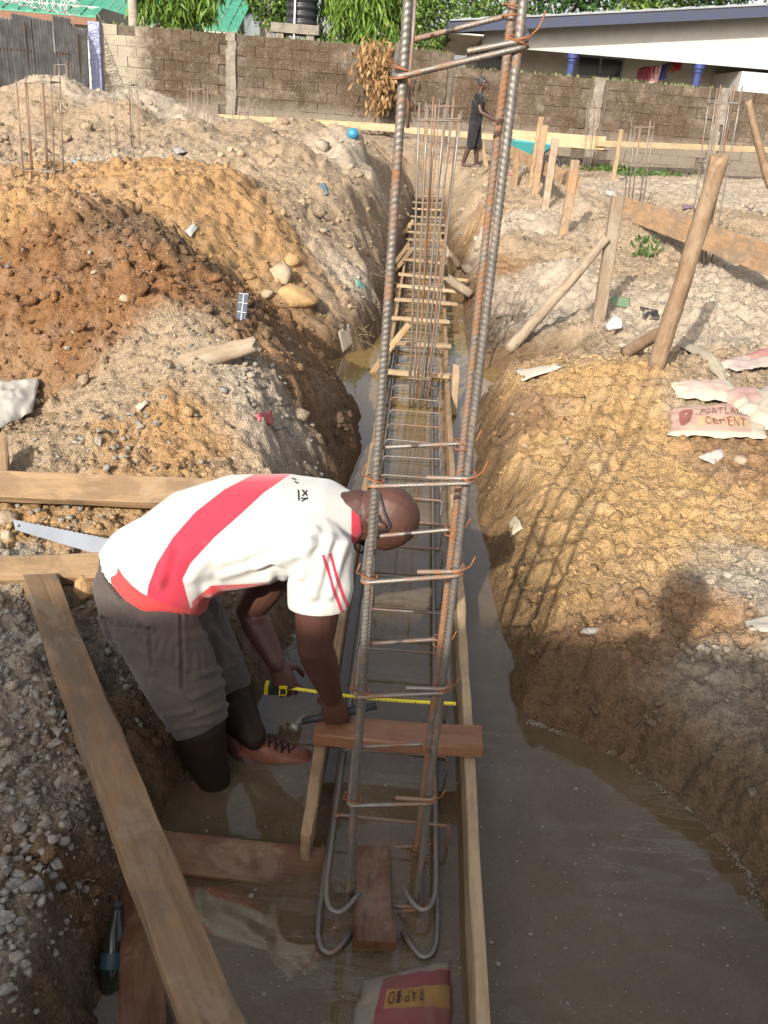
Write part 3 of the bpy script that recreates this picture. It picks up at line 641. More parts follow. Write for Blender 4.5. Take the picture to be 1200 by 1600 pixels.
for i in range(29):
    x0, x1 = gx[i], gx[i + 1]; zl = PY(1000, 92, HY)[2]
    q.add([(x0, HY, zl), (x1, HY, zl), (x1, HY, roofz(x1) + .12), (x0, HY, roofz(x0) + .12), (x0, HY + .2, zl), (x1, HY + .2, zl), (x1, HY + .2, roofz(x1) + .12), (x0, HY + .2, roofz(x0) + .12)],
          [(0, 1, 2, 3), (7, 6, 5, 4), (0, 4, 5, 1), (2, 6, 7, 3), (1, 5, 6, 2), (3, 7, 4, 0)])
q.build('gable_wall', M['white'], ht)
q = MB(); q.box(((xw + ex * 2 - xw) / 2, HY + 3.1, 2.6), 2 * (ex - xw), .2, 3.6); q.box((xw + .1, HY + 6.6, 2.6), .2, 6.8, 3.6); q.build('back_wall', M['cream'], ht)
xrw = PY(1158, 120, HY)[0]
q = MB(); q.box((xrw + 2.2, HY + 1.5, 2.35), 4.4, 2.98, 2.9); q.build('side_room', M['white'], ht)
MB().box(((xw + xrw) / 2 + .5, HY + 1.4, zf - .1), xrw - xw + 1.5, 3.4, .2).build('veranda_floor', M['concrete'], ht)
for px in (893, 1094):
    p = PY(px, 100, HY + .1); ztop = PY(1000, 92, HY)[2] - .005; q = MB(); pr = [(.16, zf), (.16, zf + .12), (.115, zf + .2), (.115, ztop - .28), (.14, ztop - .22), (.14, ztop - .15), (.18, ztop - .13), (.18, ztop)]
    n = 20; V = []; F = []
    for rr, z in pr:
        for j in range(n):
            fl = rr * (1 - (.06 if j % 2 and rr < .12 else 0)); V.append((p[0] + fl * math.cos(6.283 * j / n), HY + .12 + fl * math.sin(6.283 * j / n), z))
    for i in range(len(pr) - 1):
        for j in range(n): F.append((i * n + j, i * n + (j + 1) % n, (i + 1) * n + (j + 1) % n, (i + 1) * n + j))
    F.append(tuple(range((len(pr) - 1) * n, len(pr) * n))); q.add(V, F); q.build('column', M['blue'], ht)
for (x0, x1, z0, z1) in ((900, 975, 118, 92), (745, 800, 110, 82)):
    a = PY(x0, z0, HY + 2.9); b_ = PY(x1, z1, HY + 2.9); cx = (a[0] + b_[0]) / 2; cz = (a[2] + b_[2]) / 2; wx = b_[0] - a[0]; wz = abs(b_[2] - a[2])
    wn = MB().box((cx, HY + 2.975, cz), wx, .05, wz).build('window', M['darkroom'], ht); q = MB()
    for s_ in (-1, 0, 1): q.box((cx + s_ * wx / 2, HY + 2.93, cz), .07, .06, wz + .1)
    for s_ in (-1, 1): q.box((cx, HY + 2.925, cz + s_ * wz / 2), wx, .06, .07)
    q.build('frame', M['roofgrey'], wn)
# washing on a line
la = PY(1001, 104, HY + 1); lb = PY(1068, 86, HY + 1)
lw = MB(); lpts = [la + (lb - la) * t_ - np.array([0, 0, .12 * math.sin(t_ * 3.14)]) for t_ in np.linspace(0, 1, 12)]; lw.tube(lpts, .008, 5)
tag(lw.build('clothes_line', M['roofgrey']), 'thin washing line strung across the veranda', 'clothes line')
gc = [('maroon', (0.10, .015, .02)), ('dark red', (.16, .02, .03)), ('pale pink', (.45, .25, .25)), ('navy blue', (.02, .03, .10)), ('brown', (.12, .07, .05)), ('red', (.30, .02, .03))]
for i, (cn, c) in enumerate(gc):
    t_ = .08 + i * .16; p = la + (lb - la) * t_ - np.array([0, 0, .12 * math.sin(t_ * 3.14) + .01]); V = []; F = []; n = 8; hh = .34 + .14 * random.random()
    ax = unit(lb - la)
    for s_ in (0, 1):
        for k in range(5):
            for j in range(n + 1): V.append(p + ax * (j / n - .5) * .34 + np.array([0, (.012 + .02 * math.sin(j * 1.7 + i)) * (1 if s_ else -1) + .02 * k / 4 * math.sin(j * 2.1), -hh * k / 4]))
    for s_ in (0, 1):
        for k in range(4):
            for j in range(n):
                b0 = s_ * 5 * (n + 1) + k * (n + 1) + j; F.append((b0, b0 + 1, b0 + n + 2, b0 + n + 1))
    q = MB(); q.add(V, F); M['g' + cn] = m_simple(cn + '_cloth', c, .9, .25, 8)
    tag(q.build('garment', M['g' + cn], None, True), cn + ' garment hanging on the washing line in the veranda', 'garment', 'washing on the line')

# ------------------------------------------------------------------ green-roofed building, upper left
gt = thing('building', 'building with green sheet roof behind the trees at the upper left', 'building', (PY(200, 30, 34)[0], 34, 1.0))
a = PY(70, 26, 33); b_ = PY(345, 30, 33); e0 = a[2] + .02
MB().box(((a[0] + b_[0]) / 2 + .4, 36.5, 2.6 + (e0 - 4.2) / 2), b_[0] - a[0] - .8, 5, 3.2 + (e0 - 4.2)).build('wall', M['cream'], gt)
q = MB(); m2 = 40; x0 = a[0] - .6; x1 = b_[0] + .6
for i in range(m2):
    ua = x0 + (x1 - x0) * i / m2; ub = x0 + (x1 - x0) * (i + 1) / m2; zo = .035 * (i % 2)
    q.add([(ua, 32.8, e0 + zo), (ub, 32.8, e0 + zo), (ub, 37, e0 + 1.7 + zo), (ua, 37, e0 + 1.7 + zo), (ua, 32.8, e0 - .03), (ub, 32.8, e0 - .03)], [(0, 1, 2, 3), (0, 4, 5, 1)])
q.build('roof', M['roofgreen'], gt)
MB().box(((x0 + x1) / 2, 32.84, e0 - .12), x1 - x0, .04, .2).build('fascia', M['white'], gt)
a = PY(0, 26, 27); t2 = thing('shed', 'small green-roofed shed behind the razor wire fence', 'shed', (a[0], 28, 1))
b_ = PY(150, 26, 26); q = MB()
for i in range(24):
    ua = a[0] - 2 + (b_[0] - a[0] + 2) * i / 24; ub = a[0] - 2 + (b_[0] - a[0] + 2) * (i + 1) / 24; zo = .03 * (i % 2)
    q.add([(ua, 26, b_[2] + zo), (ub, 26, b_[2] + zo), (ub, 29.5, b_[2] + 1.3 + zo), (ua, 29.5, b_[2] + 1.3 + zo), (ua, 26, b_[2] - .03), (ub, 26, b_[2] - .03)], [(0, 1, 2, 3), (0, 4, 5, 1)])
q.build('roof', M['roofgreen'], t2)
MB().box((a[0] - 1 + (b_[0] - a[0] + 2) / 2 - .7, 28.2, 2.4), b_[0] - a[0] + 1.2, 3.2, 2.8).build('wall', M['cream'], t2)
MB().box(((a[0] - 2 + b_[0]) / 2, 26.03, b_[2] - .12), b_[0] - a[0] + 2, .04, .18).build('fascia', m_simple('brown_board', (.16, .08, .05), .8), t2)

# ------------------------------------------------------------------ water tank
TY = 26.0; p = PY(471, 40, TY); tt = thing('water_tank', 'black ribbed plastic water tank on a concrete slab behind the wall', 'water tank', (p[0], TY, p[2]))
V = []; F = []; n = 32; rows = []; 
for i in range(60): 
    z = p[2] + i * .03; rows.append((.40 + .018 * math.sin(i * 1.05), z))
for k in range(6): rows.append((.40 * math.cos(k / 6 * 1.35), p[2] + 1.8 + .2 * math.sin(k / 6 * 1.57)))
for rr, z in rows:
    for j in range(n): V.append((p[0] + rr * math.cos(6.283 * j / n), TY + rr * math.sin(6.283 * j / n), z))
for i in range(len(rows) - 1):
    for j in range(n): F.append((i * n + j, i * n + (j + 1) % n, (i + 1) * n + (j + 1) % n, (i + 1) * n + j))
F.append(tuple(range((len(rows) - 1) * n, len(rows) * n))); q = MB(); q.add(V, F); q.build('tank_body', M['tank'], tt, True)
q = MB(); q.tube(arc_path([(p[0] - .12, TY - .55, p[2] - 1.2), (p[0] - .12, TY - .47, p[2] + .5), (p[0] - .12, TY - .44, p[2] + 2.2)], .1), .025, 8); q.tube(arc_path([(p[0] - .12, TY - .46, p[2] + .9), (p[0] + .35, TY - .46, p[2] + .85), (p[0] + .45, TY - .3, p[2] + 1.4)], .12), .02, 8); q.build('pipe', M['pvc'], tt, True)
st = thing('tank_stand', 'concrete slab stand carrying the black water tank', 'stand', (p[0], TY, 1.0)); MB().box((p[0] - .1, TY, p[2] - .115), 1.25, 1.1, .22).build('slab', M['concrete'], st)
for sx in (-.5, .3):
    for sy in (-.4, .4): MB().box((p[0] + sx, TY + sy, (p[2] - .226 + .9) / 2), .2, .2, p[2] - .226 - .9).build('leg', M['concrete'], st)

# ================================================================== TREES
def m_leaf(name, c, c2):
    m, t, b, o = mat_new(name); g = nd(t, 'ShaderNodeNewGeometry'); n = noise(t, 1.6, 3, .6, g.outputs['Position']); at = nd(t, 'ShaderNodeAttribute', attribute_name='lv')
    col = mix(t, at.outputs['Fac'], c, c2); t.links.new(col, b.inputs['Base Color']); b.inputs['Roughness'].default_value = .5; b.inputs['Specular IOR Level'].default_value = .3
    tl = nd(t, 'ShaderNodeBsdfTranslucent'); t.links.new(col, tl.inputs[0]); mx = nd(t, 'ShaderNodeMixShader'); mx.inputs[0].default_value = .25
    t.links.new(b.outputs[0], mx.inputs[1]); t.links.new(tl.outputs[0], mx.inputs[2]); t.links.new(mx.outputs[0], o.inputs[0]); return m
M['leafdroop'] = m_leaf('drooping_leaf', (0.055, 0.12, 0.02), (0.16, 0.24, 0.035)); M['leafdark'] = m_leaf('dark_leaf', (0.018, 0.055, 0.015), (0.06, 0.12, 0.03))
M['leafmid'] = m_leaf('mid_leaf', (0.04, 0.10, 0.02), (0.17, 0.24, 0.05)); M['palm'] = m_leaf('palm_leaf', (0.035, 0.075, 0.03), (0.10, 0.16, 0.07)); M['deadleaf'] = m_leaf('dead_leaf', (0.20, 0.11, 0.045), (0.36, 0.23, 0.11))
M['grass'] = m_leaf('grass_leaf', (0.035, 0.075, 0.015), (0.09, 0.14, 0.035))
def leaves_mesh(C, D, L, W, rng, curl=.35):
    """C leaf bases, D leaf directions; each leaf is a pointed strip of two quads"""
    n = len(C); side = np.cross(D, rng.normal(0, 1, (n, 3))); side /= np.linalg.norm(side, axis=1)[:, None] + 1e-9
    Lr = L * rng.uniform(.6, 1.2, n)[:, None]; Wr = W * rng.uniform(.7, 1.2, n)[:, None]; nrm = np.cross(D, side)
    mid = C + D * Lr * .5 + nrm * Lr * curl * .15; tip = C + D * Lr - nrm * Lr * curl * .2
    V = np.stack([C - side * Wr * .15, C + side * Wr * .15, mid + side * Wr * .5, mid - side * Wr * .5, tip], 1).reshape(-1, 3)
    F = []
    for i in range(n): F += [(5 * i, 5 * i + 1, 5 * i + 2, 5 * i + 3), (5 * i + 3, 5 * i + 2, 5 * i + 4)]
    return V, F, np.repeat(rng.random(n), 5)
def crown_obj(name, V, F, lv, mat, parent):
    base = rootloc(parent); me = new_mesh(name, V - base, F); fattr(me, 'lv', lv); me.materials.append(mat); return link(bpy.data.objects.new(name, me), parent)
def tree(name, label, base, top_z, blobs, nleaf, L, W, mat, trunk_r=.12, droop=.0, seed=1, branches=10, group=None):
    rng = np.random.default_rng(seed); t = thing(name, label, 'tree', base, group); base = np.array(base, float)
    q = MB(); tp = np.array([base[0] + rng.normal(0, .2), base[1] + rng.normal(0, .2), top_z])
    sp = [base + (tp - base) * u + np.array([.1 * math.sin(u * 5 + seed), .05 * math.cos(u * 4), 0]) * u for u in np.linspace(0, 1, 10)]
    q.tube(sp, np.linspace(trunk_r, trunk_r * .3, 10), 9)
    C = []; 
    wts = np.array([b[3] * b[4] * b[5] for b in blobs]); wts = wts / wts.sum()
    for bi, (x, y, z, a, b_, c) in enumerate(blobs):
        m = int(nleaf * wts[bi]); 
        cl = rng.normal(0, 1, (max(3, m // 40), 3)); cl /= np.linalg.norm(cl, axis=1)[:, None]; cl *= rng.uniform(.35, 1, (len(cl), 1)) ** .5
        k = rng.integers(0, len(cl), m); p = cl[k] + rng.normal(0, .16, (m, 3)); C.append(np.array([x, y, z]) + p * np.array([a, b_, c]))
        if bi < branches:
            s0 = sp[min(9, max(3, int(10 * np.clip((z - base[2]) / max(.1, top_z - base[2]) - .25, .2, .9))))]
            e = np.array([x, y, z]); q.tube([s0, (s0 + e) / 2 + np.array([0, 0, -.1]), e], [trunk_r * .45, trunk_r * .3, trunk_r * .1], 6)
            for _ in range(4):
                d = unit(rng.normal(0, 1, 3)) * np.array([a, b_, c]) * .8; q.tube([e, e + d * .5 + np.array([0, 0, .05]), e + d], [trunk_r * .15, trunk_r * .1, .006], 5)
    C = np.concatenate(C); D = rng.normal(0, 1, C.shape); D[:, 2] = D[:, 2] * .6 - droop * 3; D /= np.linalg.norm(D, axis=1)[:, None]
    q.build('trunk', M['trunk'], t, True); V, F, lv = leaves_mesh(C, D, L, W, rng); crown_obj('crown', V, F, lv, mat, t); return t
def blob_px(px, py, Y, rx, ry=None, rz=None):
    p = PY(px, py, Y); return (p[0], p[1], p[2], rx, ry or rx, rz or rx)
b1 = PY(530, 100, 27); tree('drooping_tree', 'tree with long drooping bright green leaves right of the water tank', (b1[0] + .6, 27, 1.0), 7.0, [blob_px(535, 25, 26.6, .75, .7, .8), blob_px(575, 20, 27, .7, .7, .9), blob_px(520, -30, 27, .8, .8, .8), blob_px(590, 50, 26.4, .5, .5, .6), blob_px(505, 45, 26.2, .38, .4, .4), blob_px(570, -40, 27, 1, 1, 1), blob_px(610, -10, 27.5, .7)], 6500, .36, .055, M['leafdroop'], .11, .8, 3)
b1 = PY(220, 100, 25.5); tree('drooping_tree', 'pale grey trunk tree with drooping leaves above the left end of the wall', (b1[0] - .1, 25.6, 1.0), 6.6, [blob_px(290, 12, 25.6, .75, .6, .5), blob_px(265, 20, 25.6, .42, .4, .42), blob_px(320, 15, 25.6, .42, .4, .45), blob_px(240, -40, 25.6, .9), blob_px(300, -30, 25.6, .9)], 4200, .34, .055, M['leafdroop'], .20, .8, 5)
tree('bushy_tree', 'dark bushy tree between the drooping tree and the house', (PY(655, 100, 33)[0], 33, 1.0), 6.5, [blob_px(650, 30, 33, 1.1), blob_px(680, 10, 33, 1.0), blob_px(630, -10, 33, 1.2), blob_px(665, 55, 32, .7)], 6000, .16, .09, M['leafmid'], .14, .2, 7)
for i, (px, py, rr, lab) in enumerate([(760, -8, 1.7, 'dark green tree crown rising over the left end of the blue roof edge'), (880, -14, 1.6, 'dark tree crown behind the middle of the house roof'), (1010, -18, 1.7, 'leafy tree crown behind the house roof above the right column'), (1130, -14, 1.8, 'dark tree crown at the upper right corner behind the house')]):
    c = PY(px, py, 45); tree('broad_tree', lab, (c[0], 45, 1.0), c[2], [blob_px(px - 30, py, 45, rr, 1.2, rr), blob_px(px + 30, py + 2, 45, rr, 1.2, rr * .9), blob_px(px, py - 40, 45, rr * 1.2)], 4200, .24, .12, M['leafdark'] if i % 2 else M['leafmid'], .2, .3, 20 + i, group='trees behind the house')
def palm(label, px, py, Y, n, L, seed):
    rng = np.random.default_rng(seed); c = PY(px, py, Y); t = thing('palm_tree', label, 'palm', (c[0], c[1], 1.0), 'palms behind the wall')
    MB().tube([(c[0], c[1], 1.0), (c[0] + .1, c[1], (c[2] + 1) / 2), (c[0], c[1], c[2])], [.2, .17, .15], 9).build('trunk', M['trunk'], t, True)
    Vs = []; Fs = []; lv = []
    for i in range(n):
        az = 6.283 * i / n + rng.normal(0, .15); el = rng.uniform(.1, 1.3); u = np.array([math.cos(az), math.sin(az), 0]); 
        sp = [c + u * L * s * math.cos(el) + np.array([0, 0, L * (s * math.sin(el) - .75 * s * s)]) for s in np.linspace(0, 1, 26)]
        for k in range(2, 26):
            d = unit(sp[k] - sp[k - 1]); sd = unit(np.cross(d, [0, 0, 1])); ll = .55 * math.sin(min(1, (k + 3) / 22) * 3.14 * .85)
            for s in (-1, 1):
                e = sp[k] + (sd * s * .8 + d * .45 + np.array([0, 0, -.25])) * ll; b0 = len(Vs)
                Vs += [sp[k] - d * .02, sp[k] + d * .025, (sp[k] + e) / 2 + d * .03 + np.array([0, 0, .03]), e]; Fs += [(b0, b0 + 1, b0 + 2), (b0, b0 + 2, b0 + 3)]; lv += [rng.random()] * 4
    crown_obj('fronds', np.array(Vs), Fs, np.array(lv), M['palm'], t)
palm('pale feathery palm behind the wall left of the water tank', 375, 15, 38, 16, 2.6, 1); palm('feathery palm nearest to the water tank slab', 412, 20, 36, 16, 2.2, 2)
tree('bushy_tree', 'bright green bushy tree just left of the water tank', (PY(425, 60, 33)[0], 33, 1), 6.2, [blob_px(430, 8, 33, .7), blob_px(440, 25, 33, .45), blob_px(420, -20, 33, .9)], 2600, .16, .09, M['leafmid'], .1, .2, 9)
# dead branch with brown leaves hanging over the wall
hp = PY(590, 110, 23.2); dt = thing('dead_branch', 'bunch of brown dead leaves on a thin stick against the wall', 'branch', (PY(575, 222, 23.2)[0], 23.2, PY(575, 222, 23.2)[2]))
MB().tube([PY(575, 224, 23.2), PY(584, 160, 23.3), PY(590, 80, 23.6)], [.018, .022, .015], 6).build('stick', M['bark'], dt, True)
rng = np.random.default_rng(31); C = np.concatenate([np.array(PY(a, b, 23.3)) + rng.normal(0, 1, (n, 3)) * np.array([s, .2, s]) for a, b, s, n in ((585, 85, .20, 260), (598, 115, .22, 320), (580, 105, .2, 220), (600, 145, .15, 160), (592, 160, .12, 90))])
D = rng.normal(0, .5, C.shape); D[:, 2] -= 1.2; D /= np.linalg.norm(D, axis=1)[:, None]; V, F, lv = leaves_mesh(C, D, .2, .06, rng); crown_obj('dead_leaves', V, F, lv, M['deadleaf'], dt)
# green weeds at the foot of the right wall and a few on the banks
rng = np.random.default_rng(33); Cs = []
for a, b, s, n in ((960, 268, .5, 160), (1000, 272, .6, 220), (1040, 274, .4, 100), (1170, 276, .8, 160), (925, 268, .3, 60), (1012, 392, .10, 40), (1008, 405, .08, 40), (1005, 380, .07, 25)):
    p = G(a, b); xy = p[:2] + rng.normal(0, 1, (n, 2)) * s * np.array([1, .5]); z = height(xy[:, 0], xy[:, 1])[0]; Cs.append(np.c_[xy, z])
C = np.concatenate(Cs); D = rng.normal(0, .6, C.shape); D[:, 2] = np.abs(D[:, 2]) + .5; D /= np.linalg.norm(D, axis=1)[:, None]; V, F, lv = leaves_mesh(C, D, .17, .06, rng); Cr = np.repeat(C, 5, 0); V = Cr + (V - Cr) * np.clip(Cr[:, 1:2] / 20, .35, 1); me = new_mesh('weeds', V, F); fattr(me, 'lv', lv); me.materials.append(M['grass']); tag(link(bpy.data.objects.new('weeds', me)), 'low green weeds at the foot of the wall and beside the boards', 'weeds', kind='stuff')

# ------------------------------------------------------------------ house behind the photographer: its wall shades the near ground
bt = thing('building', 'plain house wall and eave standing behind the camera', 'building', (-3.4, -4, .3))
zt = 1.855 + 4.0 * .5655
MB().box((-3.4, -4.35, zt / 2 - .1), 7.2, .25, zt - .4).build('wall', M['cream'], bt); MB().box((-3.4, -4.75, zt - .06), 8.0, 1.5, .12).build('eave', M['roofgrey'], bt)

# ================================================================== FORMWORK IN THE TRENCH
FL = lambda y: -0.128 + (y - 1.9) * 0.0145          # inner lines of the side boards
FR = lambda y: 0.312 + (y - 1.3) * 0.0165
ZT = 0.115
fw_ = thing('formwork', 'long timber beam formwork of two side boards with cross battens in the trench', 'formwork', (0.15, 5.0, -0.1))
for i, (ya, yb) in enumerate([(1.86, 5.1), (5.12, 8.6), (8.62, 12.4), (12.42, 16.0)]):
    plank('side_board', (FL(ya) - .018, ya, ZT - .13 + .004 * i), (FL(yb) - .018, yb, ZT - .13 + .01 * i), .032, .26, M['wood'], parent=fw_)
for i, (ya, yb) in enumerate([(1.0, 4.4), (4.42, 8.0), (8.02, 11.6), (11.62, 16.0)]):
    plank('side_board', (FR(ya) + .018, ya, ZT - .13), (FR(yb) + .018, yb, ZT - .13 + .01 * i), .034, .26, M['wood'] if i else M['wood_pale'], parent=fw_)
# cross battens nailed over the boards: (px left, px right, py, thick px)
for k, (xa, xb, yp, yq) in enumerate([(610, 707, 581, 588), (612, 694, 536, 540), (617, 700, 497, 503), (618, 714, 468, 475), (621, 719, 446, 456), (623, 731, 428, 438), (632, 698, 405, 411), (636, 694, 388, 391), (638, 694, 374, 376), (640, 692, 362, 364), (643, 694, 350, 352), (645, 692, 338, 340), (646, 692, 326, 328), (648, 690, 316, 317), (649, 688, 306, 307), (650, 688, 297, 298)]):
    a = PZ(xa, yp, ZT + .03 + k * .012); b = PZ(xb, yq, ZT + .03 + k * .012)
    a[0] = min(a[0], FL(a[1]) - .05); b[0] = max(b[0], FR(b[1]) + .05)
    plank('cross_batten', a, b, .055 + .02 * random.random(), .03, M['wood_pale'], parent=fw_)
# little stakes and raking struts holding the boards
for (xa, ya, xb, yb, Y) in [(661, 690, 712, 570, None)]:
    plank('stake', PZ(708, 650, 0.0), PZ(713, 572, .25), .05, .03, M['wood_pale'], side=(0, 1, 0), parent=fw_)
for (pa, pb, za, zb_) in [((612, 560), (634, 400), .1, .15), ((622, 415), (650, 330), .12, .3), ((625, 425), (636, 395), .05, .3), ((632, 372), (648, 330), .1, .45), ((704, 415), (694, 392), .1, .3)]:
    a = PZ(*pa, za); b = a + np.array([.12 if pa[0] < 660 else -.12, .1, .28]); plank('strut', a - np.array([.16 if pa[0] < 660 else -.16, .1, .12]), b, .05, .03, M['wood'], side=(0, 1, 0), parent=fw_)
# planks in and over the trench
plank('plank', PZ(492, 1138, .15), PZ(752, 1158, .15), .115, .045, M['wood_red'], label='reddish plank laid across the formwork under the hammering hand', cat='plank')
plank('plank', PZ(585, 1238, -.05), PZ(585, 1478, .045), .105, .03, M['wood_wet'], label='wet red-brown board standing in the water between the hooked bars', cat='plank')
plank('plank', PZ(245, 1330, .05), PZ(505, 1358, -.012), .115, .035, M['wood_wet'], side=(0, -.5, .85), label='half-sunk dark wet plank lying in the water near the boots', cat='plank')
plank('plank', PZ(222, 1640, .12), PZ(218, 1385, .02), .105, .04, M['wood_wet'], label='dark wet plank leaning along the bank under the long plank', cat='plank')
plank('plank', PZ(62, 905, .40), PZ(352, 1650, .34), .115, .042, M['wood_dull'], side=(.15, -.1, 1), label='long mud-stained plank running down to the bottom of the picture', cat='plank', rough=.0035)
plank('plank', PZ(-60, 757, .50), PZ(330, 772, .56), .13, .05, M['wood'], side=(0, -.55, .85), label='light plank on the bank behind the bending man', cat='plank')
plank('plank', PZ(-60, 893, .38), PZ(155, 886, .41), .11, .05, M['wood'], side=(0, -.45, .9), label='short light plank below the saw at the left edge', cat='plank')
plank('plank', PZ(3, 812, .36), PZ(0, 690, .58), .06, .05, M['wood'], side=(.3, -1, .2), label='narrow upright batten at the left edge of the picture', cat='plank')

# ================================================================== REINFORCEMENT
def stirrup(mb, c00, c10, c11, c01, r, tail=.08, seed=0, rib=None, n=7, cr=.018):
    """closed loop through four corners, its last leg overlapping the first and a bent tail"""
    c = [np.asarray(q, float) for q in (c00, c10, c11, c01)]; dz = np.array([0, 0, r * 2.1]); e = unit(c[3] - c[0])
    path = [c[0] + (c[1] - c[0]) * .55 + dz + e * .012, c[1] + dz * .9, c[2] + dz * .6, c[3] + dz * .3, c[0], c[1], c[1] + (c[2] - c[1]) * .35]
    path = [path[0]] + path[1:]
    mb.tube(arc_path(path, cr), r, n, rib=rib)
def col_cage(name, label, fl, fr, depth, r, n_extra=0, levels=(), rs=.005, top=None, mat=None, rib=None, overhang=.0, group='rebar column cages', skew=0.0, hooks=True):
    """fl, fr: (bottom, top) of the two front bars"""
    mat = mat or M['mixed']; base = (fl[0] + fr[0]) / 2; t = thing(name, label, 'rebar cage', (base[0], base[1] + depth / 2, base[2]), group)
    dv = np.array([0.0, depth, 0]); bars = [(fl[0], fl[1]), (fr[0], fr[1]), (fl[0] + dv, fl[1] + dv), (fr[0] + dv, fr[1] + dv)]
    for k in range(n_extra):
        u = (k + 1) / (n_extra + 1); o = np.array([0, depth * (k % 2), 0]); bars.append((fl[0] + (fr[0] - fl[0]) * u + o, fl[1] + (fr[1] - fl[1]) * u + o))
    for i, (a, b) in enumerate(bars):
        d = unit(b - a); L = np.linalg.norm(b - a); b2 = a + d * (L + random.uniform(-.06, .06) * (0 if rib else 1) + overhang); w_ = np.array([random.gauss(0, .006), random.gauss(0, .006), 0])
        pts = [a, a + (b2 - a) * .35 + w_, a + (b2 - a) * .7 - w_ * .5, b2]
        MB().tube(pts if rib else resample(pts, .4), r, 10 if rib else 6, rib=rib).build('bar', M['rusty'] if (i in (3, 5) and not rib) else mat, t, True)
    for j, u in enumerate(levels):
        q = MB(); tl = skew * (1 if j else 1); ll = lambda b, du: b[0] + (b[1] - b[0]) * (u + du)
        x_ = unit(fr[0] - fl[0]) * r * 1.4; y_ = np.array([0, r * 1.4, 0])
        stirrup(q, ll(bars[0], 0) - x_ - y_, ll(bars[1], tl) + x_ - y_, ll(bars[3], tl) + x_ + y_, ll(bars[2], 0) - x_ + y_, rs, rib=(rib * .8 if rib else None), n=8 if rib else 5)
        q.build('stirrup', M['mixed'], t, True)
        if rib:
            for bi in (0, 1, 3):                              # twisted tie wire at the crossings
                q = MB(); c = ll(bars[bi], tl if bi in (1, 3) else 0); pts = [c + np.array([math.cos(a) * (r + .006), math.sin(a) * (r + .006), .012 * math.sin(a * .5 + bi) + .004]) for a in np.linspace(0, 19, 46)]
                e = c + np.array([.03 * (1 if bi else -1), -.02, .03]); pts += [c + np.array([.012, -.012, .01]), e, e + np.array([.008, .0, .02])]; q.tube(pts, .0016, 5); q.build('tie_wire', M['wire'], t, True)
    return t
# the tall column cage in the foreground
CY = 1.745
FLb, FLt = PY(541, 1440, CY), PY(637, -6, CY); FRb, FRt = PY(648, 1430, CY), PY(819, -6, CY)
def lev(py): 
    a = np.array(proj(FLb))[1]; us = np.linspace(-.1, 1.1, 600); ys = np.array([proj(FLb + (FLt - FLb) * u)[1] for u in us]); return float(np.interp(-py, -ys, us))
for e in (FLb, FRb): e[2] -= 0.0
ex_ = unit(FLt - FLb) * .45
main = col_cage('rebar_column', 'tall grey and rusty rebar column cage standing in the foreground', (FLb, FLt + ex_), (FRb, FRt + unit(FRt - FRb) * .45), .20, .0085, levels=(), rib=.0115, mat=M['steel'])
for c in list(main.children)[3:4]: c.data.materials[0] = M['rusty']
bars = [(FLb, FLt), (FRb, FRt), (FLb + np.array([0, .2, 0]), FLt + np.array([0, .2, 0])), (FRb + np.array([0, .2, 0]), FRt + np.array([0, .2, 0]))]
for j, (pl, dr) in enumerate([(123, .022), (757, .0), (907, .004), (1085, .0), (1254, -.004), (1424, .0)]):
    u = lev(pl); P4 = [b[0] + (b[1] - b[0]) * (u + (dr if i in (1, 3) else 0) + (.028 if (j == 0 and i > 1) else 0)) for i, b in enumerate(bars)]; x_ = np.array([.0135, 0, 0]); y_ = np.array([0, .0135, 0])
    q = MB(); stirrup(q, P4[0] - x_ - y_, P4[1] + x_ - y_, P4[3] + x_ + y_, P4[2] - x_ + y_, .0055, rib=.009, n=8); q.build('stirrup', M['mixed'], main, True)
    for bi in (0, 1, 3):
        c = P4[bi]; pts = [c + np.array([math.cos(a) * (.0185), math.sin(a) * (.0185), .010 * math.sin(a * .5 + bi) + .008]) for a in np.linspace(0, 19, 46)]
        e = c + np.array([.03 * (1 if bi else -1), -.02, .03]); pts += [c + np.array([.012, -.012, .01]), e, e + np.array([.008, .0, .025])]; MB().tube(pts, .0017, 5).build('tie_wire', M['wire'], main, True)
# thin rusty wire strand hanging along the left bars
MB().tube([PY(649, -5, 1.86), PY(645, 60, 1.86), PY(640, 120, 1.85), PY(637, 200, 1.86)], .004, 6).build('loose_strand', M['rusty'], main, True)
# beam cage lying in the formwork
bc = thing('rebar_beam', 'horizontal rebar beam cage with hooked ends lying inside the formwork', 'rebar cage', (.1, 1.7, -.1))
def hooked(px0, py0, z, side, dx):
    e = PZ(px0, py0, z); x = e[0]; s = side
    p = [(x + .013 * 12, 15.0, z + .02), (x + .013 * 4, 6.0, z), (x, e[1] + .10, z), (x + s * .004, e[1] + .03, z), (x + s * .018, e[1] - .008, z - .002), (x + s * .042, e[1] - .018, z - .004), (x + s * .064, e[1] + .002, z - .004), (x + s * .098, e[1] + .055, z - .002)]
    a = np.array(p[:3]); b = arc_path(p[2:], .02, 4)
    q = MB(); q.tube(np.concatenate([resample(a[:2], .4)[:-1], resample(a[1:], .012), b[1:]]), .0075, 8); q.build('longitudinal_bar', M['steel'], bc, True); return x, e[1]
for a in ((505, 1415, .055, 1, 0), (682, 1415, .055, -1, 0), (492, 1478, .012, 1, 0), (685, 1488, .012, -1, 0)): hooked(*a)
y = 1.98; k = 0
while y < 14.5:
    xa = FL(y) + .055; xb = FR(y) - .045; q = MB(); s_ = random.gauss(0, .01)
    stirrup(q, (xa, y, -.05), (xb, y + s_, -.05), (xb, y + s_ + .01, .075), (xa, y + .01, .075), .0048, n=6); q.build('stirrup', M['mixed'] if k % 3 else M['rusty'], bc, True); y += .30; k += 1
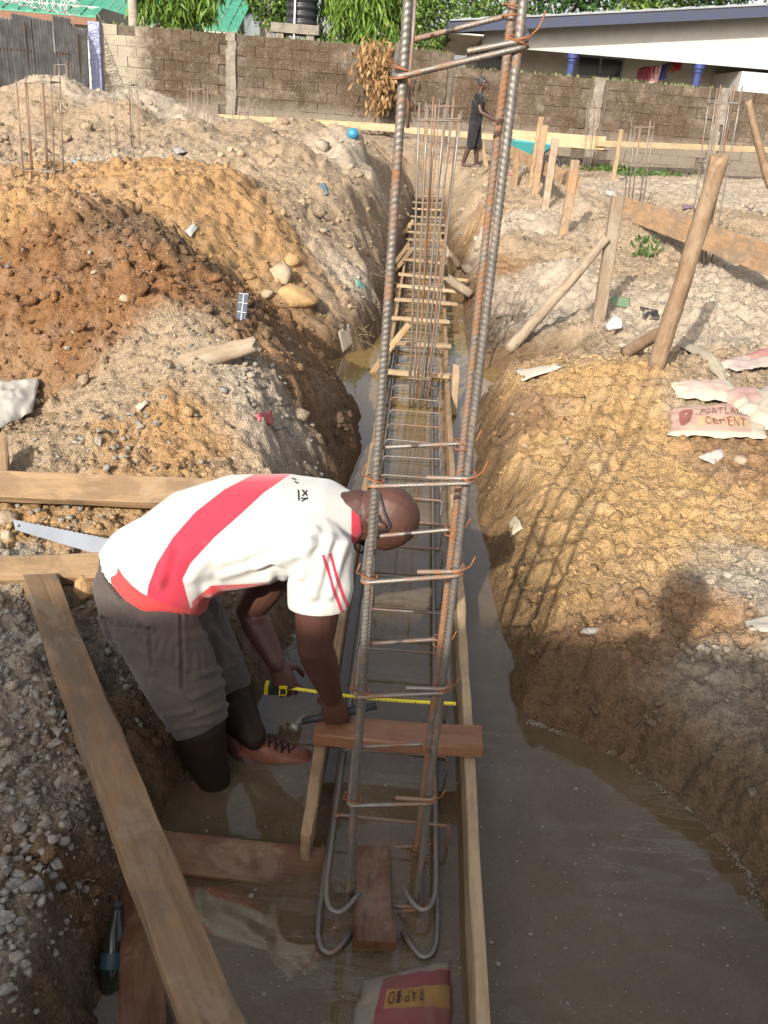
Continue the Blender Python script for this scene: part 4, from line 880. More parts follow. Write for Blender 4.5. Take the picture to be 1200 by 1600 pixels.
# second and third column cages along the trench
def simple_cage(label, pb, pt, half_b, half_t, Y, depth, r, nx, lv, group='rebar column cages', zb=None, mat=None):
    fl0 = PY(pb[0] - half_b, pb[1], Y); fr0 = PY(pb[0] + half_b, pb[1], Y); fl1 = PY(pt[0] - half_t, pt[1], Y); fr1 = PY(pt[0] + half_t, pt[1], Y)
    fl0[2] = fr0[2] = min(fl0[2], fr0[2]) if zb is None else zb
    return col_cage('rebar_column', label, (fl0, fl1), (fr0, fr1), depth, r, nx, lv, group=group, mat=mat)
simple_cage('second rebar column cage in the trench behind the bending man', (653, 640), (688, 172), 13, 33, 6.2, .24, .008, 4, (.12, .45, .97), mat=M['steel'])
simple_cage('farthest rebar column cage in the trench, seen through the second', (668, 420), (688, 155), 12, 22, 11.2, .25, .008, 3, (.1, .3, .5, .96), mat=M['rusty'])
simple_cage('rusty rebar cage at the left edge on the rubble', (62, 290), (52, 122), 24, 27, 8.6, .22, .007, 3, (.15, .96), mat=M['rusty'])
simple_cage('thin rebar cage left of the wall on the tan rubble', (192, 255), (185, 122), 18, 20, 12.0, .25, .007, 2, (.2, .92), mat=M['mixed'])
simple_cage('slim rebar cage near the plank end against the left wall', (307, 225), (306, 132), 12, 13, 15.5, .25, .007, 1, (.2, .92))
simple_cage('small rebar cage in front of the corrugated fence', (96, 155), (94, 97), 9, 9, 18.5, .25, .008, 2, (.3, .93))
simple_cage('short rebar starter bars by the concrete pier of the left wall', (374, 192), (374, 150), 11, 11, 20.5, .25, .007, 1, (.4,))
simple_cage('rebar cage between the wall and the long board on the right', (993, 318), (1008, 190), 12, 15, 13.2, .22, .007, 3, (.18, .5, .93), mat=M['steel'])
simple_cage('tall rebar cage behind the thick post, right of the long board', (1094, 428), (1140, 140), 15, 19, 9.6, .22, .0075, 4, (.05, .14, .36, .62, .93), mat=M['steel'])
simple_cage('thin rebar cage against the middle pier of the right wall', (922, 268), (930, 158), 8, 9, 20.5, .22, .008, 2, (.3, .9))

# ================================================================== STAKES, POLES AND SETTING-OUT BOARDS
def stake(px, py, tx, ty, wpx, label, mat='wood_dull', dx=0):
    g = G(px, py); t_ = PY(tx, ty, g[1] + dx); a = g - unit(t_ - g) * .18; w_ = .85 * wpx * (g[1] * .95 + .3) / FPX
    return plank('stake', a, t_, w_, w_ * .7, M[mat], side=(.1, -1, .1), label=label, cat='stake', group='wooden stakes beside the trench')
stake(934, 503, 966, 306, 22, 'squared grey stake with a leaning brace, left of the thick post', 'log')
stake(879, 368, 899, 250, 15, 'bare stake third from the thick post along the trench', 'wood_dull')
stake(851, 330, 868, 216, 12, 'pale stake standing in front of the tall narrow stake', 'log')
stake(835, 308, 851, 196, 12, 'tall narrow stake just right of the wheelbarrow', 'wood_dull')
stake(829, 290, 846, 183, 9, 'thin stake standing behind the tall narrow stake', 'wood')
stake(803, 290, 808, 234, 9, 'short stake beside the wheelbarrow', 'wood')
stake(958, 278, 971, 202, 7, 'slim light stake in front of the right wall', 'wood_pale')
stake(760, 262, 752, 218, 7, 'small upright stake beside the standing man', 'wood_pale')
g = G(1022, 566); pole('post', g - np.array([0, 0, .2]), PY(1126, 244, g[1] - .15), .062, .052, M['bark'], 'thick round timber post with a split top on the right bank', 'post')
g2 = PY(1005, 548, g[1] + .1); pole('pole', G(978, 556) + np.array([0, 0, .02]), PY(1045, 515, g[1] + .02), .045, .04, M['bark'], 'short round brace pole at the foot of the thick post', 'pole')
a = G(795, 545); b = PY(948, 372, G(934, 503)[1] - .06); pole('pole', a - np.array([0, 0, .02]), b, .05, .035, M['log'], 'long grey pole leaning against the squared stake', 'pole')
a = G(1235, 305); pole('pole', PY(1204, 292, 12), PY(1169, 158, 12), .05, .045, M['bark'], 'leaning pole at the right edge in front of the wall', 'pole')
plank('board', PY(966, 322, 12.2), PY(1260, 428, 7.6), .26, .03, M['wood_dull'], side=(-.55, -.8, .15), label='long wide setting-out board on the right bank', cat='board')
plank('board', PY(796, 236, 17.5), PY(905, 288, 13.2), .2, .03, M['wood'], side=(-.8, -.6, .15), label='sloping setting-out board beside the wheelbarrow', cat='board')
BW = 23.2
for (x0, y0, x1, y1, wd, lab) in ((305, 181, 625, 199, .13, 'thin board along the foot of the left wall'), (520, 194, 850, 221, .14, 'board along the wall behind the standing man'), (795, 213, 945, 224, .3, 'wider board along the wall right of the standing man'), (930, 224, 1240, 236, .13, 'thin board along the foot of the right wall')):
    plank('board', PY(x0, y0, BW), PY(x1, y1, BW), .04, wd, M['wood_pale'], label=lab, cat='board', group='setting-out boards along the wall'); BW -= .07
# logs and sticks
g = G(345, 558); pole('log', PY(284, 573, g[1] - .05), PY(400, 538, g[1] - .1), .062, .042, M['log'], 'peeled grey log lying on the orange pile', 'log')
for (x0, y0, x1, y1, lab) in ((715, 425, 700, 395, 'grey log resting on the trench edge by the battens'), (735, 470, 700, 435, 'pole slanting down beside the formwork on the right')):
    a = G(x0, y0); pole('log', a + np.array([0, 0, .05]), PZ(x1, y1, .35), .05, .045, M['log'], lab, 'log')
for (x0, y0, x1, y1, lab) in ((585, 235, 612, 262, 'thin crooked stick on the rubble near the blue ball'), (770, 262, 730, 300, 'stick lying on the bank below the standing man')):
    a = G(x0, y0); b = G(x1, y1); pole('stick', a + np.array([0, 0, .06]), b + np.array([0, 0, .06]), .025, .018, M['bark'], lab, 'stick', bend=.03)

# ================================================================== PEOPLE
def m_skin(name, c):
    m, t, b, o = mat_new(name); v, _ = objco(t); n = noise(t, 9, 4, .6, v); n2 = noise(t, 130, 3, .6, v)
    t.links.new(mix(t, 1.0, ramp(t, n, [(.3, tuple(x * .72 for x in c)), (.7, tuple(x * 1.25 for x in c))]), ramp(t, noise(t, 300, 3, .7, v), [(.35, .62), (.6, 1.15)]), 'MULTIPLY'), b.inputs['Base Color']); b.inputs['Roughness'].default_value = .5; b.inputs['Specular IOR Level'].default_value = .4
    bump(t, b, math_(t, 'ADD', n2, math_(t, 'MULTIPLY', noise(t, 420, 2, .7, v), .8)), .35, .002); return m
M['skin'] = m_skin('dark_skin', (0.072, 0.030, 0.021)); M['skin2'] = m_skin('darker_skin', (0.055, 0.026, 0.018))
def m_cloth(name, c, var=.15, wv=260, rough=.9, dirt=None):
    m, t, b, o = mat_new(name); v, _ = objco(t); n = noise(t, 5, 5, .6, v); col = ramp(t, n, [(.3, tuple(x * (1 - var) for x in c)), (.7, tuple(min(1, x * (1 + var)) for x in c))])
    if dirt: col = mix(t, ramp(t, noise(t, 7, 6, .65, v), [(.48, 0.), (.72, .7)]), col, dirt)
    t.links.new(col, b.inputs['Base Color']); b.inputs['Roughness'].default_value = rough; b.inputs['Specular IOR Level'].default_value = .15
    b.inputs['Sheen Weight'].default_value = .15
    bump(t, b, math_(t, 'ADD', noise(t, wv, 2, .5, v), math_(t, 'MULTIPLY', n, 1.5)), .25, .003); return m
def head_shape(mb, c, up, fwd, s=1.0):
    """c: centre of the skull; up: towards the crown; fwd: where the face looks"""
    up = unit(up); fwd = unit(np.asarray(fwd) - up * (np.asarray(fwd) @ up)); sd = np.cross(up, fwd); c = np.asarray(c, float)
    E_ = lambda f, u, x, a, b, d: mb.ell(c + fwd * f * s + up * u * s + sd * x * s, fwd * a * s, sd * b * s, up * d * s, 18, 12)
    E_(-.012, .018, 0, .098, .077, .098); E_(.022, .025, 0, .070, .066, .075); E_(.030, -.045, 0, .062, .062, .080); E_(.048, -.088, 0, .040, .044, .040); E_(.012, -.075, 0, .058, .056, .050)
    E_(.082, .020, 0, .018, .055, .016); E_(.100, -.022, 0, .012, .011, .026); E_(.104, -.040, 0, .016, .018, .012); E_(.086, -.066, 0, .014, .026, .008); E_(.085, -.077, 0, .013, .023, .008)
    for k in (-1, 1):
        E_(.068, -.030, k * .042, .022, .018, .022); E_(-.012, -.012, k * .080, .020, .010, .034); E_(-.020, .004, k * .088, .015, .007, .020)
    return up, fwd, sd
def hand_shape(mb, wr, d, pn, th, curl=.5, s=1.0, spread=.12):
    """wr wrist, d towards the fingers, pn palm normal (palm side), th thumb side"""
    wr = np.asarray(wr, float); d = unit(d); th = unit(np.asarray(th) - d * (np.asarray(th) @ d)); pn = unit(np.cross(th, d)) * (1 if np.cross(th, d) @ np.asarray(pn) > 0 else -1)
    P = lambda a, b, c: wr + (d * a + th * b + pn * c) * s
    mb.loft([(P(-.02, 0, 0), th * .026 * s, pn * .021 * s), (P(.02, 0, 0), th * .034 * s, pn * .019 * s), (P(.06, 0, 0), th * .041 * s, pn * .016 * s), (P(.092, 0, 0), th * .040 * s, pn * .013 * s), (P(.10, 0, 0), th * .03 * s, pn * .008 * s)], 16, 2.6)
    for b, L, r, sp in ((.030, .074, .0090, 1), (.010, .083, .0092, .3), (-.010, .077, .0088, -.3), (-.029, .060, .0078, -1)):
        p = P(.088, b, 0); ang = curl * .55; dir_ = unit(d + th * spread * sp); pts = [p]
        for f, add in ((.45, .9), (.30, 1.1), (.25, .8)):
            q = dir_ * math.cos(ang) + pn * math.sin(ang); pts.append(pts[-1] + q * L * f * s); ang += curl * add
        mb.limb(pts, [r * s, r * .98 * s, r * .9 * s, r * .78 * s], 10)
    p = P(.022, .028, .006); q1 = unit(d * .62 + th * .62 + pn * (.25 + curl * .4)); q2 = unit(d * .85 + th * (.25 - curl * .3) + pn * (.25 + curl * .6))
    mb.limb([p, p + q1 * .042 * s, p + q1 * .042 * s + q2 * .034 * s, p + q1 * .042 * s + q2 * .058 * s], [.0145 * s, .0115 * s, .0105 * s, .0085 * s], 10)
def wrinkle(me, amp, sc, seed, stretch=None, fold=None):
    V = mverts(me); N = mnormals(me); Q = V * sc
    if stretch is not None:
        a = unit(stretch); Q = Q - np.outer((V @ a) * sc * .75, a)
    n1 = vn3(Q, seed); n2 = vn3(Q * 2.3 + 4.7, seed + 11); rid = 1 - np.abs(n1) * 2
    off = amp * (.6 * rid + .4 * n2)
    if fold is not None: off = off + fold(V)
    setverts(me, V + N * off[:, None])

# ------------------------------------------------------------------ the bending man
HX = lambda px, py, Y: PY(px, py, Y)
pel = HX(232, 905, 2.44)
man = thing('person', 'bald man bending over the formwork in a white shirt with red sash and brown trousers', 'person', (pel[0] + .15, 2.4, -.22))
hipR, kneeR = HX(232, 955, 2.32), HX(305, 1105, 2.20); ankR = PZ(338, 1240, -.05); hipL, kneeL = HX(262, 925, 2.55), HX(352, 1085, 2.47); ankL = PZ(392, 1178, .02)
ankR[2] = -.055; ankL[2] = -.03
sp0 = HX(222, 900, 2.44); sp1 = HX(285, 858, 2.44); sp2 = HX(355, 838, 2.44); sp3 = HX(430, 826, 2.44); sp4 = HX(505, 812, 2.43)
shR = HX(500, 872, 2.24); elR = HX(492, 1010, 2.20); wrR = HX(519, 1088, 2.27); shL = HX(490, 800, 2.62); elL = HX(392, 955, 2.66); wrL = HX(432, 1036, 2.56)
hd = HX(593, 808, 2.43)
Yv = np.array([0, 1., 0])
def ring(c, nxt, prv, a, b):
    ax = unit(np.asarray(nxt) - np.asarray(prv)); wv = unit(Yv - ax * (Yv @ ax)); hv = np.cross(ax, wv); return (c, wv * a, hv * b)
def rg(bk, bl, w_, k=1.0, Y=2.44):
    """ring through the middle of the back (pixel bk) and of the belly (pixel bl), half as wide as w_"""
    a = PY(bk[0], bk[1], Y); b = PY(bl[0], bl[1], Y); return ((a + b) / 2, Yv * w_ * k, (a - b) / 2 * k)
TOR = [((172, 860), (326, 946), .208), ((190, 832), (340, 924), .205), ((262, 778), (370, 905), .192), ((350, 753), (420, 900), .200), ((440, 752), (478, 888), .212), ((508, 762), (528, 866), .188), ((545, 775), (556, 842), .115), ((563, 782), (570, 826), .080)]
SEAT = [((163, 868), (318, 948), .183), ((150, 905), (330, 985), .192), ((162, 955), (332, 1015), .182), ((200, 1008), (312, 1035), .12)]
body = MB()
body.loft([rg(*r_[:2], r_[2], .86) for r_ in (SEAT[::-1] + TOR[1:])])
for h_, k_, a_, s in ((hipR, kneeR, ankR, 0), (hipL, kneeL, ankL, 0)):
    body.limb([h_, h_ * .5 + k_ * .5, k_, k_ * .55 + a_ * .45 + np.array([-.02, 0, 0]), a_], [.098, .085, .062, .062, .042])
    body.limb([a_, a_ + np.array([.09, -.01, -.03]), a_ + np.array([.17, -.01, -.045])], [.045, .042, .032])
for sh, el, wr in ((shR, elR, wrR), (shL, elL, wrL)):
    body.limb([sh, sh * .6 + el * .4, sh * .2 + el * .8, el, el * .7 + wr * .3, wr], [.080, .074, .062, .056, .056, .035])
nk = HX(552, 800, 2.43); body.limb([sp4, nk, hd - (hd - nk) * .3], [.085, .066, .062])
hup = unit(np.array([.86, -.05, -.40])); hfw = unit(np.array([-.30, .05, -.95])); hup, hfw, hsd = head_shape(body, hd, hup, hfw, 1.07)
hand_shape(body, wrR, unit(np.array([.18, .05, -1.])), np.array([0, 1., .1]), np.array([-.95, .1, .2]), 1.2, 1.12)
hand_shape(body, wrL, unit(np.array([.45, -.25, -.85])), np.array([-.2, .9, -.3]), np.array([.85, .2, .45]), .8, 1.08)
bm_ = remesh(body, .0048, 5, 'body'); link_mesh('body', bm_, M['skin'], man)
# shirt: loose tube round the trunk with two sleeves
sh_ = MB(); hem = sp0 + (sp0 - sp1) * .10; dn = np.array([0, 0, -1.])
def sring(c, nx, pv, a, b, drop=0.0): return ring(np.asarray(c) + dn * drop, nx, pv, a, b)
sh_.loft([rg(*r_) for r_ in TOR], 32)
cR = HX(498, 945, 2.215); cL = HX(440, 905, 2.66)
sh_.limb([HX(478, 845, 2.33), shR + np.array([.0, 0, 0]), shR * .45 + cR * .55, cR], [.11, .108, .102, .092], 20)
sh_.limb([HX(470, 805, 2.52), shL, shL * .5 + elL * .5], [.10, .10, .088], 20)
sm = remesh(sh_, .0062, 7, 'shirt')
# cut the sleeve ends flat so that the cuffs end cleanly
V = mverts(sm); 
for c_, ax_ in ((cR, unit(cR - shR)), (shL * .5 + elL * .5, unit(elL - shL))):
    d_ = (V - c_) @ ax_; rr = np.linalg.norm((V - c_) - np.outer(d_, ax_), axis=1); m_ = (d_ > 0) & (rr < .13) & (d_ < .13); V[m_] -= np.outer(d_[m_] * .93, ax_)
setverts(sm, V)
spd = unit(sp3 - sp0)
def shirt_folds(V):
    pxy = np.stack(proj_all(V), 1); 
    f = 0.0
    for (x0, y0, x1, y1, amp, wd) in ((300, 905, 322, 872, .004, 8), (345, 905, 470, 868, .006, 7), (330, 925, 420, 905, .008, 8), (440, 880, 485, 850, .009, 9), (470, 900, 492, 830, .009, 8), (490, 930, 515, 840, .006, 8), (400, 885, 455, 862, .005, 7), (250, 915, 265, 860, .006, 7), (515, 930, 540, 850, .005, 7), (205, 850, 250, 905, .004, 8)):
        a = np.array([x0, y0]); e = np.array([x1, y1]) - a; q = pxy - a; t_ = np.clip((q @ e) / (e @ e), 0, 1); d = np.linalg.norm(q - t_[:, None] * e, axis=1); f = f + 1.3 * amp * (np.exp(-(d / wd) ** 2) - .6 * np.exp(-((d - wd * 1.8) / wd) ** 2))
    return f
def proj_all(V):
    q = V - CC; ww = q @ FW; return 600 + FPX * (q @ RT) / ww, 800 - FPX * (q @ UP) / ww
wrinkle(sm, .0060, 8.0, 5, spd, shirt_folds)
V = mverts(sm); pxx, pyy = proj_all(V)
sl_l = np.interp(pyy, [730, 742, 765, 800, 840, 880, 915, 960], [425, 395, 350, 305, 270, 245, 232, 225]); sl_r = np.interp(pyy, [730, 745, 770, 800, 840, 880, 905, 960], [470, 448, 412, 380, 335, 298, 285, 300])
sash = np.minimum(pxx - sl_l, sl_r - pxx)
r0_ = rg(*TOR[0]); hax = unit(np.cross(r0_[2], Yv)); hax = hax if hax[0] > 0 else -hax; tt_ = (V - r0_[0]) @ hax                                      # distance up from the hem
isbody = np.linalg.norm((V - sp2) - np.outer((V - sp2) @ spd, spd), axis=1)
low = np.interp(pxx, [300, 330, 400, 440], [940, 915, 912, 908]) - pyy     # red underside hem at the front
hemd = np.maximum(.058 - tt_, np.where((pxx < 420) & (pxx > 300), -low / 500.0, -1))
stripe = .0045 - np.abs(np.abs(((V - cR) @ np.array([.93, .1, .33])) - .078) - .009)   # two fine red lines on the sleeve edge
onslv = (np.linalg.norm(V - (cR + shR) / 2, axis=1) < .17) & (V[:, 2] < sp4[2] + .02)
col_ = ((V - (sp4 + (sp4 - sp3) * .10)) @ unit(sp4 - sp3))
fattr(sm, 'sash', sash / 500.0); fattr(sm, 'hem', hemd); fattr(sm, 'line', np.where(onslv, stripe, -1.0)); fattr(sm, 'collar', np.where(pyy < 850, (pxx - 549) / 500, -1))
def m_shirt():
    m, t, b, o = mat_new('football_shirt'); v, _ = objco(t); n = noise(t, 4, 5, .6, v)
    white = mix(t, ramp(t, n, [(.45, 0.), (.75, .55)]), (.47, .455, .43), (.39, .36, .315)); red = mix(t, n, (.40, .022, .045), (.50, .038, .062)); coral = mix(t, n, (.46, .035, .038), (.55, .06, .055))
    A_ = lambda nm: nd(t, 'ShaderNodeAttribute', attribute_name=nm).outputs['Fac']
    st = lambda nm: math_(t, 'GREATER_THAN', A_(nm), 0.0)
    col = mix(t, st('sash'), white, red); col = mix(t, st('hem'), col, coral); col = mix(t, st('line'), col, red); col = mix(t, st('collar'), col, red)
    col = mix(t, ramp(t, noise(t, 3, 6, .65, v), [(.56, 0.), (.78, .35)]), col, (.42, .34, .24))
    t.links.new(col, b.inputs['Base Color']); b.inputs['Roughness'].default_value = .85; b.inputs['Sheen Weight'].default_value = .2; b.inputs['Specular IOR Level'].default_value = .2
    bump(t, b, math_(t, 'ADD', noise(t, 300, 2, .5, v), math_(t, 'MULTIPLY', noise(t, 22, 4, .6, v), 2.)), .2, .003); return m
so_ = link_mesh('shirt', sm, m_shirt(), man)
# lettering on the back of the shirt: printed marks set just proud of the cloth
from mathutils.bvhtree import BVHTree
def print_on(obj_me, base, items, mat, parent, name):
    bvh = BVHTree.FromPolygons([tuple(v) for v in mverts(obj_me) + base], [tuple(p.vertices) for p in obj_me.polygons]); q = MB()
    for poly in items:
        n = 10; P = np.array(poly, float); 
        G2 = []
        for i in range(n + 1):
            for j in range(3):
                u, w2 = i / n, j / 2; p = (P[0] * (1 - u) + P[1] * u) * (1 - w2) + (P[3] * (1 - u) + P[2] * u) * w2
                d = Vector(ray(*p)).normalized(); h = bvh.ray_cast(Vector(CC), d)
                if h[0] is None: G2 = None; break
                G2.append(np.array(h[0] + h[1] * .0022))
            if G2 is None: break
        if not G2: continue
        q.add(G2, [(i * 3 + j, i * 3 + j + 1, i * 3 + j + 4, i * 3 + j + 3) for i in range(n) for j in range(2)])
    return q.build(name, mat, parent) if q.v else None
M['black'] = m_simple('black_print', (.02, .02, .022), .7, .2, 10, bmp=0)
def strk(x0, y0, x1, y1, w_): 
    d = unit(np.array([x1 - x0, y1 - y0])); n_ = np.array([-d[1], d[0]]) * w_ / 2; a = np.array([x0, y0]); b = np.array([x1, y1]); return [a - n_, b - n_, b + n_, a + n_]
let = [strk(466, 766, 467, 783, 2.5), strk(472, 766, 480, 775, 2.5), strk(472, 776, 480, 767, 2.2), strk(470, 779, 481, 780, 2.2), strk(471, 784, 481, 778, 2.2), strk(456, 748, 462, 750, 2), strk(460, 753, 466, 756, 2)]
num = [strk(298, 752, 330, 745, 5), strk(338, 744, 372, 739, 4.5), strk(376, 739, 404, 737, 4)]
for k_, it in enumerate(let + num): print_on(sm, rootloc(man), [it], M['black'], so_, 'printed_stroke')
# white undershirt between shirt and trousers
us = MB(); us.loft([rg((158, 858), (314, 940), .178), rg((172, 838), (325, 925), .184), rg((215, 815), (345, 905), .180)], 28); um = remesh(us, .008, 4, 'undershirt'); wrinkle(um, .003, 14, 3); link_mesh('undershirt', um, m_cloth('white_cotton', (.74, .72, .70), .05), man)
# trousers: seat and two legs rolled to the knee
tr = MB(); s_up = unit(sp0 - (hipR + hipL) / 2); wz = sp0 + (sp0 - sp1) * .02
tr.loft([rg(*r_) for r_ in SEAT], 32); hemc, waxis = rg(*TOR[0])[0], unit(np.cross(rg(*TOR[0])[2], Yv)); waxis = waxis if waxis[0] > 0 else -waxis; wz = rg(*SEAT[0])[0]
hcR = HX(311, 1128, 2.19); hcL = HX(358, 1080, 2.47)
tr.limb([hipR + np.array([.01, 0, -.03]), hipR * .65 + hcR * .35 + np.array([.015, 0, -.01]), hipR * .3 + hcR * .7 + np.array([.01, 0, 0]), hcR], [.128, .130, .118, .096], 22)
tr.limb([hipL + np.array([.0, 0, .0]), hipL * .6 + hcL * .4, hipL * .25 + hcL * .75, hcL], [.135, .125, .108, .088], 22)
tm = remesh(tr, .0062, 7, 'trousers'); V = mverts(tm)
for c_, ax_ in ((hcR, unit(hcR - hipR)), (hcL, unit(hcL - hipL))):
    d_ = (V - c_) @ ax_; rr = np.linalg.norm((V - c_) - np.outer(d_, ax_), axis=1); m_ = (d_ > .02) & (rr < .14) & (d_ < .16); V[m_] -= np.outer((d_[m_] - .02) * .92, ax_)
setverts(tm, V)
def tr_folds(V):
    px_, py_ = proj_all(V); pxy = np.stack([px_, py_], 1); f = 0.0
    for (x0, y0, x1, y1, amp, wd) in ((262, 1140, 330, 1128, .007, 4), (290, 1128, 362, 1098, .006, 4), (256, 1118, 300, 1112, .005, 4), (300, 1092, 352, 1066, .006, 5), (322, 960, 350, 1030, .006, 6), (205, 1010, 250, 1030, .004, 6), (300, 1060, 372, 1036, .006, 5), (330, 985, 362, 1020, .006, 5), (240, 1065, 290, 1090, .004, 5), (275, 1000, 340, 985, .004, 6), (180, 940, 215, 975, .004, 7)):
        a = np.array([x0, y0]); e = np.array([x1, y1]) - a; q = pxy - a; t_ = np.clip((q @ e) / (e @ e), 0, 1); d = np.linalg.norm(q - t_[:, None] * e, axis=1); f = f + amp * (np.exp(-(d / wd) ** 2) - .5 * np.exp(-((d - wd * 1.8) / wd) ** 2))
    for (x0, y0, x1, y1) in ((163, 965, 182, 978), (182, 978, 233, 983), (233, 983, 238, 1042), (282, 960, 285, 1075), (163, 965, 175, 1000)):          # pocket and seams pressed in
        a = np.array([x0, y0]); e = np.array([x1, y1]) - a; q = pxy - a; t_ = np.clip((q @ e) / (e @ e), 0, 1); d = np.linalg.norm(q - t_[:, None] * e, axis=1); f = f - .009 * np.exp(-(d / 2.6) ** 2) + .004 * np.exp(-((d - 5) / 3.) ** 2)
    wb = (V - wz) @ waxis; f = f + np.where(np.abs(wb + .018) < .02, .0022 * np.sin(np.arctan2((V - wz)[:, 1], (V - wz) @ np.cross(waxis, Yv)) * 75), 0) - .006 * np.exp(-((wb + .045) / .005) ** 2)
    return f
wrinkle(tm, .0055, 7, 9, None, tr_folds); link_mesh('trousers', tm, m_cloth('brown_trousers', (.070, .055, .049), .2, 200, dirt=(.11, .085, .065)), man)
# wet gaiters and boots
M['boot'] = m_simple('red_brown_leather', (.17, .060, .035), .5, .35, 18, bmp=.4); M['wetcloth'] = m_cloth('wet_dark_cloth', (.022, .013, .009), .3, 150, .6); M['wetcloth'].node_tree.nodes['Principled BSDF'].inputs['Sheen Weight'].default_value = 0
for k_, a_, s in ((hcR, ankR, 'R'), (hcL, ankL, 'L')):
    g_ = MB(); a_ = PZ(408, 1172, .02) - np.array([.03, 0, -.02]) if s == 'L' else a_; e_ = a_ + np.array([.0, 0, .035]); g_.limb([k_ + unit(k_ - e_) * -.01, k_ * .55 + e_ * .45 + np.array([-.012, 0, 0]), e_], [.082, .074, .047], 18); gm = remesh(g_, .006, 5, 'trouser_leg'); wrinkle(gm, .005, 13, 4); link_mesh('wet_trouser_leg', gm, M['wetcloth'], man)
    b_ = MB(); tz = np.array([0, 0, 1.]); fd_ = unit(np.array([.95, .06 if s == 'L' else -.05, .0])); sd_ = np.cross(tz, fd_); o_ = a_ - fd_ * .02
    if s == 'L': o_ = PZ(414, 1170, .02) - fd_ * .03; 
    b_.limb([o_ + tz * .05 - fd_ * .02, o_ + tz * .0 - fd_ * .01], [.040, .044], 16)
    b_.loft([(o_ - fd_ * .07 + tz * -.03, sd_ * .030, tz * .04), (o_ - fd_ * .04 - tz * .03, sd_ * .042, tz * .058), (o_ + fd_ * .04 - tz * .028, sd_ * .046, tz * .062), (o_ + fd_ * .11 - tz * .042, sd_ * .048, tz * .046), (o_ + fd_ * .17 - tz * .048, sd_ * .047, tz * .040), (o_ + fd_ * .205 - tz * .052, sd_ * .030, tz * .028)], 20, 2.6)
    bo_m = remesh(b_, .005, 4, 'boot'); wrinkle(bo_m, .003, 22, 6); bo = link_mesh('boot', bo_m, M['boot'], man)
    q = MB()
    for i in range(5):
        c = o_ + fd_ * (.045 + .022 * i) + tz * (.038 - .012 * i); q.tube([c - sd_ * .026 - tz * .006, c + tz * .005, c + sd_ * .026 - tz * .006], .0035, 6); q.tube([c - sd_ * .02, c + fd_ * .02 + sd_ * .02 + tz * -.004], .003, 5)
    q.build('lace', M['wetcloth'], bo, True)
    MB().loft([(o_ - fd_ * .075 - tz * .088, sd_ * .03, tz * .012), (o_ - tz * .088, sd_ * .046, tz * .012), (o_ + fd_ * .12 - tz * .09, sd_ * .05, tz * .012), (o_ + fd_ * .21 - tz * .085, sd_ * .03, tz * .010)], 18, 3).build('sole', M['wetcloth'], bo, True)
# glasses: dark frame whose arm hooks over the near ear
gl = MB(); ear = hd - hsd * .0 
near = -hsd if (hsd @ np.array([0, -1., 0])) < 0 else hsd
e0 = hd + near * .086 + hup * .010 - hfw * .020
gl.tube(arc_path([hd + near * .086 - hfw * .045 - hup * .022, e0, hd + near * .082 + hup * .008 + hfw * .05, hd + near * .07 + hup * .006 + hfw * .098], .02), .0055, 7)
far_ = -near; gl.tube(arc_path([hd + far_ * .086 - hfw * .045 - hup * .022, hd + far_ * .086 + hup * .010 - hfw * .020, hd + far_ * .07 + hup * .006 + hfw * .098], .02), .0042, 7)
for s in (-1, 1):
    c = hd + hsd * s * .036 + hfw * .108 - hup * .004; gl.tube([c + hsd * .028 * math.cos(a) + hup * .02 * math.sin(a) for a in np.linspace(0, 6.283, 20)], .003, 6)
gl.tube([hd - hsd * .01 + hfw * .110, hd + hsd * .01 + hfw * .110], .003, 6)
bvh_ = BVHTree.FromPolygons([tuple(v) for v in mverts(bm_) + rootloc(man)], [tuple(p.vertices) for p in bm_.polygons]); gp = []
for pq in ((594, 772), (597, 785), (601, 800), (606, 812), (610, 820), (606, 826), (598, 829), (592, 824)):
    h = bvh_.ray_cast(Vector(CC), Vector(ray(*pq)).normalized())
    if h[0] is not None and (np.array(h[0]) - hd) @ (np.array(h[0]) - hd) < .03: gp.append(np.array(h[0] + h[1] * .004))
if len(gp) > 3: gl.tube(resample(arc_path(gp, .008), .004), .0042, 7)
gl.build('glasses', M['black'], man, True)
# --- what he holds
M['yellow'] = m_simple('yellow_plastic', (.62, .50, .01), .45, .1, 8, bmp=0); M['tape'] = m_simple('yellow_tape', (.66, .55, .03), .5, .1, 6, bmp=0); M['blackp'] = m_simple('black_rubber', (.022, .022, .024), .6, .2, 20, bmp=.2)
tc = HX(430, 1075, 2.53); tm_ = thing('tape_measure', 'yellow and black tape measure pulled out across the formwork', 'tape measure', tc)
ax_ = unit(HX(450, 1076, 2.53) - HX(410, 1074, 2.53)); q = MB(); q.box(tc, .030, .036, .034, ax_).box(tc + ax_ * .0295, .021, .040, .032, ax_).box(tc - ax_ * .0275, .017, .040, .033, ax_); 
MB().box(tc - ax_ * .004, .034, .044, .030, ax_).build('rubber_grip', M['blackp'], tm_); MB().box(tc + ax_ * .030, .028, .040, .033, ax_).build('case', M['yellow'], tm_); MB().box(tc - ax_ * .030, .014, .040, .033, ax_).build('case', M['yellow'], tm_); MB().box(tc + ax_ * .031 + np.array([0, -.0205, .001]), .019, .004, .022, ax_).build('badge', M['blackp'], tm_)
q = MB(); te = PZ(712, 1101, ZT + .012); t0_ = tc + ax_ * .045; pts = [t0_ + (te - t0_) * u - np.array([0, 0, .012 * math.sin(u * 3.14)]) for u in np.linspace(0, 1, 24)]; V = []; F = []
for i, p in enumerate(pts): V += [p + np.array([0, -.008, .003]), p + np.array([0, 0, 0]), p + np.array([0, .008, .006])]
